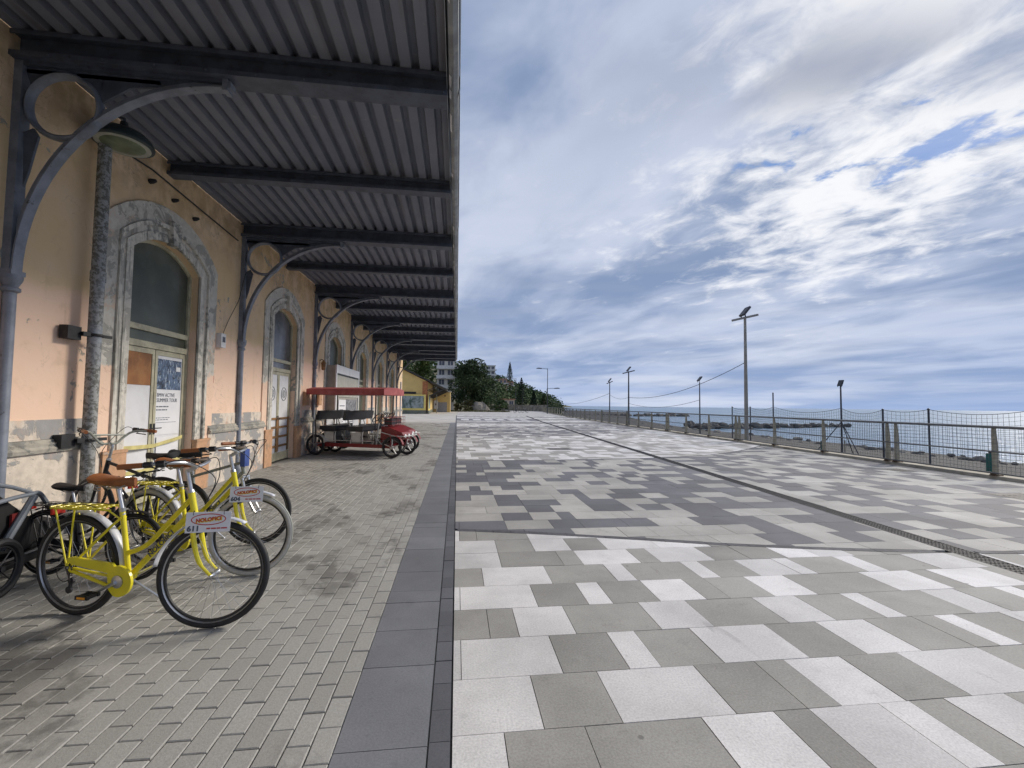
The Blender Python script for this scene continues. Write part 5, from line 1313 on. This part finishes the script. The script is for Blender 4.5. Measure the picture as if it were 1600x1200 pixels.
def far_buildings():
    Myel = mat('yellow_plaster', (.66,.47,.18), .85, var=.08, scale=.8, obj=False); Myb = mat('yellow_border', (.70,.55,.16), .7, var=.08, scale=2, obj=False)
    Mbrick = mat('brick_quoin', (.40,.16,.07), .9, var=.25, scale=3, obj=False); Mdr = mat('shed_roof', (.055,.052,.05), .9, var=.3, scale=1.5, obj=False); Mgreenp = mat('green_plinth', (.15,.16,.13), .9, var=.2, scale=1, obj=False)
    t = thing('goods_shed', 'yellow goods shed with dark overhanging roof and brick corner beyond the station', 'building', (-9.5, 72, 0))
    y0, y1 = -2.0, 22.0; xr = 4.9; xl = -4.9; ze = 5.0
    w = MB(); w.prism([(xl,0),(xr,0),(xr,ze),(0,7.35),(xl,ze)], lambda u, v, q: (u, q, v), y0, y1); w.build('wall', Myel, t)
    q = MB(); q.box(xr-.75,xr+.03,y0-.03,y0+.4,0,5.02); q.box(xr-.0,xr+.03,y0+.4,y0+.75,0,5.0); q.build('brick_corner', Mbrick, t)
    for s in (-1, 1):
        rf = MB(); rf.prism([(0,7.42),(s*7.9,3.72),(s*7.9,3.90),(0,7.66)], lambda u, v, q_: (u, q_, v), y0-.6, y1+.4); rf.build('roof_slope', Mdr, t)
    for yy in (-2.2, 2, 6, 10, 14):
        st = MB(); st.tube([(xr,yy,2.6),(xr+2.7,yy,3.9)], .10, 6); st.tube([(xr,yy,3.6),(xr+1.8,yy,4.3)], .07, 6); st.build('strut', Mdr, t)
    pl = MB(); pl.box(xl,xr+.06,y0-.06,y0,0,.55); pl.box(xr,xr+.06,y0,y1,0,.55); pl.build('plinth', Mgreenp, t)
    sl = MB(); sl.box(1.0,3.2,y0-.02,y0+.02,3.05,3.4); sl.build('vent_slot', M_black, t)
    m, nt, b = nodes('mural'); g = NT(nt); p = g.pos(); n = g.noise(p, .9, 6, .65, 1.0, (1,1,.6))
    c = g.mix(g.step(n, .35, .55), (.05,.09,.07), (.30,.34,.33)); c = g.mix(g.step(n, .56, .68), c, (.55,.57,.58)); g.l(c, b.inputs['Base Color']); b.inputs['Roughness'].default_value = .7
    hd = thing('mural_hoarding', 'yellow-framed hoarding with a grey green landscape mural in front of the yellow shed', 'hoarding', (-7.3, 69.3, 0))
    fr = MB(); fr.box(-2.6,2.55,0,.12,.55,.85); fr.box(-2.6,2.55,0,.12,2.75,2.95); fr.box(2.25,2.55,0,.12,.85,2.75); fr.box(-2.6,-2.3,0,.12,.85,2.75); fr.build('frame', Myb, hd)
    pc = MB(); pc.box(-2.3,2.25,.02,.1,.85,2.75); pc.build('picture', m, hd); ba = MB(); ba.box(-2.6,2.55,-.05,.15,0,.55); ba.build('base', Mgreenp, hd)
    h2 = thing('side_hoarding', 'narrow yellow-framed mural panel along the side of the yellow shed', 'hoarding', (-4.45, 69.6, 0))
    fr = MB(); fr.box(0,.1,0,5,.5,.8); fr.box(0,.1,0,5,2.7,2.95); fr.box(0,.1,0,.5,.8,2.7); fr.box(0,.1,4.5,5,.8,2.7); fr.build('frame', Myb, h2); pc = MB(); pc.box(.02,.08,.5,4.5,.8,2.7); pc.build('picture', m, h2); ba = MB(); ba.box(-.05,.15,0,5,0,.5); ba.build('base', Mgreenp, h2)
    lb = thing('low_building', 'low yellow service building with grey lower wall and two small vents', 'building', (-2.9, 88, 0))
    w = MB(); w.box(-1.6,1.6,-1.5,4,0,3.9); w.build('wall', Myel, lb); w = MB(); w.box(-1.75,1.75,-1.65,4.1,3.9,4.1); w.build('roof_slab', mat('slab_grey',(.35,.33,.28),.9), lb)
    w = MB(); w.box(-1.0,1.0,-1.53,-1.5,0,1.9); w.build('grey_panel', mat('panel_grey', (.30,.30,.31), .8, obj=False), lb)
    for x in (-.75, .45): v = MB(); v.box(x,x+.3,-1.53,-1.5,3.0,3.3); v.build('vent', M_rust, lb)
    bd = MB(); bd.box(-1.5,-.75,-1.58,-1.535,.6,2.2); bo = bd.build('notice_board', M_white, lb); k = MB(); k.box(-1.25,-1.0,-1.6,-1.582,1.3,1.65); k.build('mark', M_ink, bo)
    # apartment block on the slope
    Mc = mat('white_render', (.60,.58,.53), .9, var=.08, scale=.5, obj=False); Mbal = mat('balcony_white', (.66,.65,.62), .8, obj=False)
    def block(label, loc, w, d, z0, nf, fh, m, cols, roof=None, rz=0.):
        b_ = thing('apartment_block', label, 'building', loc, rz); wl = MB(); wl.box(-w/2,w/2,-d/2,d/2,-12,z0+nf*fh); wl.build('wall', m, b_)
        for f in range(nf):
            for c in range(cols):
                x = -w/2+w*(c+.5)/cols; z = z0+f*fh+.9
                p = MB(); p.box(x-w/cols*.30,x+w/cols*.30,-d/2-.06,-d/2+.02,z,z+fh*.52); wi = p.build('window', M_ink, b_); q = MB(); q.box(x-.05,x+.05,-d/2-.09,-d/2-.06,z,z+fh*.52); q.build('mullion', Mbal, wi)
                p = MB(); p.box(w/2-.02,w/2+.06,-d/2+d*(c+.5)/cols-d/cols*.28,-d/2+d*(c+.5)/cols+d/cols*.28,z,z+fh*.5); p.build('window', M_ink, b_)
            bl = MB(); bl.box(-w/2-.2,w/2+.9,-d/2-1.0,-d/2,z0+f*fh-.12,z0+f*fh+.06); bl.box(-w/2-.2,w/2+.9,-d/2-1.0,-d/2-.92,z0+f*fh+.06,z0+f*fh+.75); bl.build('balcony', Mbal, b_)
        r = MB(); r.box(-w/2-.4,w/2+.4,-d/2-.5,d/2+.4,z0+nf*fh,z0+nf*fh+.35); r.build('roof_slab', roof or Mbal, b_)
    Mp = mat('pink_render', (.55,.36,.29), .9, var=.08, scale=.5, obj=False); Mt = mat('terracotta_roof', (.40,.20,.13), .9, obj=False)
    block('tall white apartment block with balconies on the wooded slope left of the big tree', (-2.95,118,0), 4.4, 4.5, 3.2, 4, 2.5, Mc, 2)
    block('grey white block half hidden on the hill just right of the big tree', (20.5,300,17), 9, 8, 1, 3, 3.2, Mc, 3)
    block('pale pink villa with terrace high on the hill slope', (30.5,330,17), 12, 8, 0, 1, 3.6, Mp, 4, Mt)
    block('pink terraced house lower down beside the hillside villa', (37.5,345,13), 11, 8, 0, 2, 3.2, Mp, 4, Mt)
    block('cream cottage at the foot of the hill beside the stone wall', (21.5,190,0), 5.5, 5, .6, 1, 3.2, mat('cream_render', (.58,.50,.40), .9, obj=False), 2, Mt)
    block('small white house between the apartment block and the big tree', (1.2,138,0), 3.2, 4, 3.2, 1, 3.4, Mc, 1, Mt)
far_buildings()

def base_x(y): return pw([(60,-14),(100,-6),(130,3),(160,12),(200,22),(300,44),(400,76),(500,116),(640,170)], y)
def hill_z(x, y):
    d = base_x(y)-x
    if d <= 0: return -.2-.0*d
    z = 34*(1-math.exp(-d*.8/34)) if True else 0
    return z*min(1, max(0, (y-88)/30))*pw([(60,1),(300,1),(420,.95),(520,.62),(640,.25)], y)
def hillside():
    random.seed(31)
    mb = MB(); ys = [88+8*i for i in range(70)]; ds = [-6,0,3,7,12,18,26,36,50,70,100,150]; vs = []
    for y in ys:
        for d in ds: x = base_x(y)-d; vs.append((x, y, hill_z(x, y)+(random.uniform(-.5,.5) if d > 0 else -.3)))
    k = len(ds); mb.add(vs, [(j*k+i, j*k+i+1, (j+1)*k+i+1, (j+1)*k+i) for j in range(len(ys)-1) for i in range(k-1)])
    tag(mb.build('hillside', mat('hill_soil', (.10,.10,.06), .95, var=.3, scale=.15, obj=False), smooth=True), kind='structure')
    cr = MB(); sp = 0
    for _ in range(900):
        y = 118+(520-118)*random.random()**1.3; d = 1+60*random.random()**1.4; x = base_x(y)-d
        px = x/y
        if px < -.13: continue
        z = hill_z(x, y); r = random.uniform(1.8,3.6)*(1+y/500); s = .30*(1+y/160)
        leaves(cr, (x, y, z+r*.7), (r, r, r*.85), 26, s)
    tag(cr.build('hill_woodland', M_leafm), 'dense green woodland covering the hillside above the promenade', 'woodland', kind='stuff')
hillside()
def vegetation():
    random.seed(41)
    tree('broad_tree', 'big dark spreading evergreen tree at the end of the promenade', 'tree', (3.9,112,0), 12.9, 6.7, M_leafd, 58, 165, .30, .55, .14)
    tree('leafy_tree', 'light green tree behind the yellow shed roof', 'tree', (-9.2,118,1), 12.5, 3.6, M_leafl, 30, 110, .28, .3, .2)
    tree('leafy_tree', 'mid green tree on the slope behind the station end', 'tree', (-13.2,112,1), 13, 3.4, M_leafm, 30, 110, .28, .3, .2)
    tree('leafy_tree', 'small light green tree right behind the grey street lamp', 'tree', (-7.0,104,0), 8.0, 1.9, M_leafl, 18, 90, .25, .2, .3)
    tree('bushy_tree', 'dark rounded tree low at the far right end of the hill', 'tree', (32.6,165,0), 5.4, 2.3, M_leafd, 14, 110, .3, .3, .2)
    conifer('tall dark conifer rising above the far end of the railing', (27.5,190,0), 13.0, 3.0)
    conifer('slim conifer right of the tall dark conifer', (35.5,205,0), 8.0, 2.0)
    conifer('pointed conifer on the skyline beside the pink villas', (39.5,335,21), 13, 2.6)
    for i, (x, y, h) in enumerate(((47,340,7.5),(50,345,6.8),(53,350,7.2),(56.5,356,6.5))):
        conifer(('first','second','third','fourth')[i]+' of the small dark cypresses in a row on the hill slope', (x, y, hill_z(x,y)), h, 1.3, group='cypresses on the hill slope')
    for i, (x, y, h, r, m, lab) in enumerate(((2.6,98,2.6,2.0,M_scrub,'yellowish shrub beside the stone mound'),(7.2,104,3.4,2.6,M_leafm,'green shrub under the right side of the big tree'),(9.6,102,2.6,1.8,M_leafm,'rounded green shrub at the promenade end'),(.2,96,1.9,1.2,M_scrub,'low orange-green shrub by the low yellow building'),(11.0,108,3.0,1.8,M_leafd,'dark shrub next to the stone wall end'))):
        tree('shrub', lab, 'shrub', (x, y, 0), h, r, m, 12, 90, .2, .08, .1, group='shrubs at the end of the promenade')
    # stone mound, wall, hedge
    Ms = mat('rubble_stone', (.26,.235,.195), .95, var=.35, scale=1.2, dirt=(.16,.14,.11), dirt_amt=.6, dscale=.9, bump=.6, bscale=3, obj=False)
    mb = MB(); vs = []; n = 14
    for f, h in ((1,0),(.85,1.1),(.6,2.0),(.3,2.6)):
        for k in range(n): a = 6.283*k/n; q = f*random.uniform(.85,1.1); vs.append((2.9*q*math.cos(a), 1.8*q*math.sin(a), h*random.uniform(.8,1.1)))
    mb.add(vs, [(i*n+k, i*n+(k+1) % n, (i+1)*n+(k+1) % n, (i+1)*n+k) for i in range(3) for k in range(n)]+[tuple(range(3*n,4*n))]); o = mb.build('stone_mound', Ms); o.location = (4.9,100,-.6); tag(o, 'low grey rubble mound at the foot of the big tree', 'mound')
    w = thing('stone_wall', 'low grey stone wall behind the far railing', 'wall', (17,118,0))
    for i in range(16):
        mb = MB(); z = random.uniform(1.5,1.75); mb.box(-1.0,1.0,-.25,.25,-.1,z); o = mb.build('stone_block', Ms, w); u = (i-7.5)/7.5; o.location = (u*6.6, u*-12.5, 0); o.rotation_euler = (0,0,R_(-62)+random.uniform(-.05,.05))
    hg = MB()
    for i in range(46):
        t = i/45; y = 150-t*62; x = fence_x(y)+2.2+random.uniform(-.5,.8); leaves(hg, (x, y, .8), (1.5,1.6,random.uniform(.8,1.3)), 80, .22)
    tag(hg.build('hedge', M_leafd), 'dark green hedge running behind the far railing', 'hedge')
    gr = MB()
    for i in range(700):
        x = random.uniform(-2,11); y = random.uniform(93,99); leaves(gr, (x,y,.12), (.5,.4,.16), 3, .14)
    tag(gr.build('grass', M_scrub), 'dry grass strip at the end of the paving', 'grass', kind='stuff')
vegetation()
# two bicycles leaning together far down the promenade
bike('bicycle', 'dark bicycle standing far down the promenade near the railing', (12.2,86.5), R_(20), 0, frame_m=M_blackpaint, saddle_m=M_black, grip_m=M_black, fender_m=None, step=False, chaincase=False, bars='flat')
bike('bicycle', 'second dark bicycle beside the distant one near the railing', (12.9,87.3), R_(-160), 0, frame_m=M_blackpaint, saddle_m=M_black, grip_m=M_black, fender_m=None, step=False, chaincase=False, bars='flat')
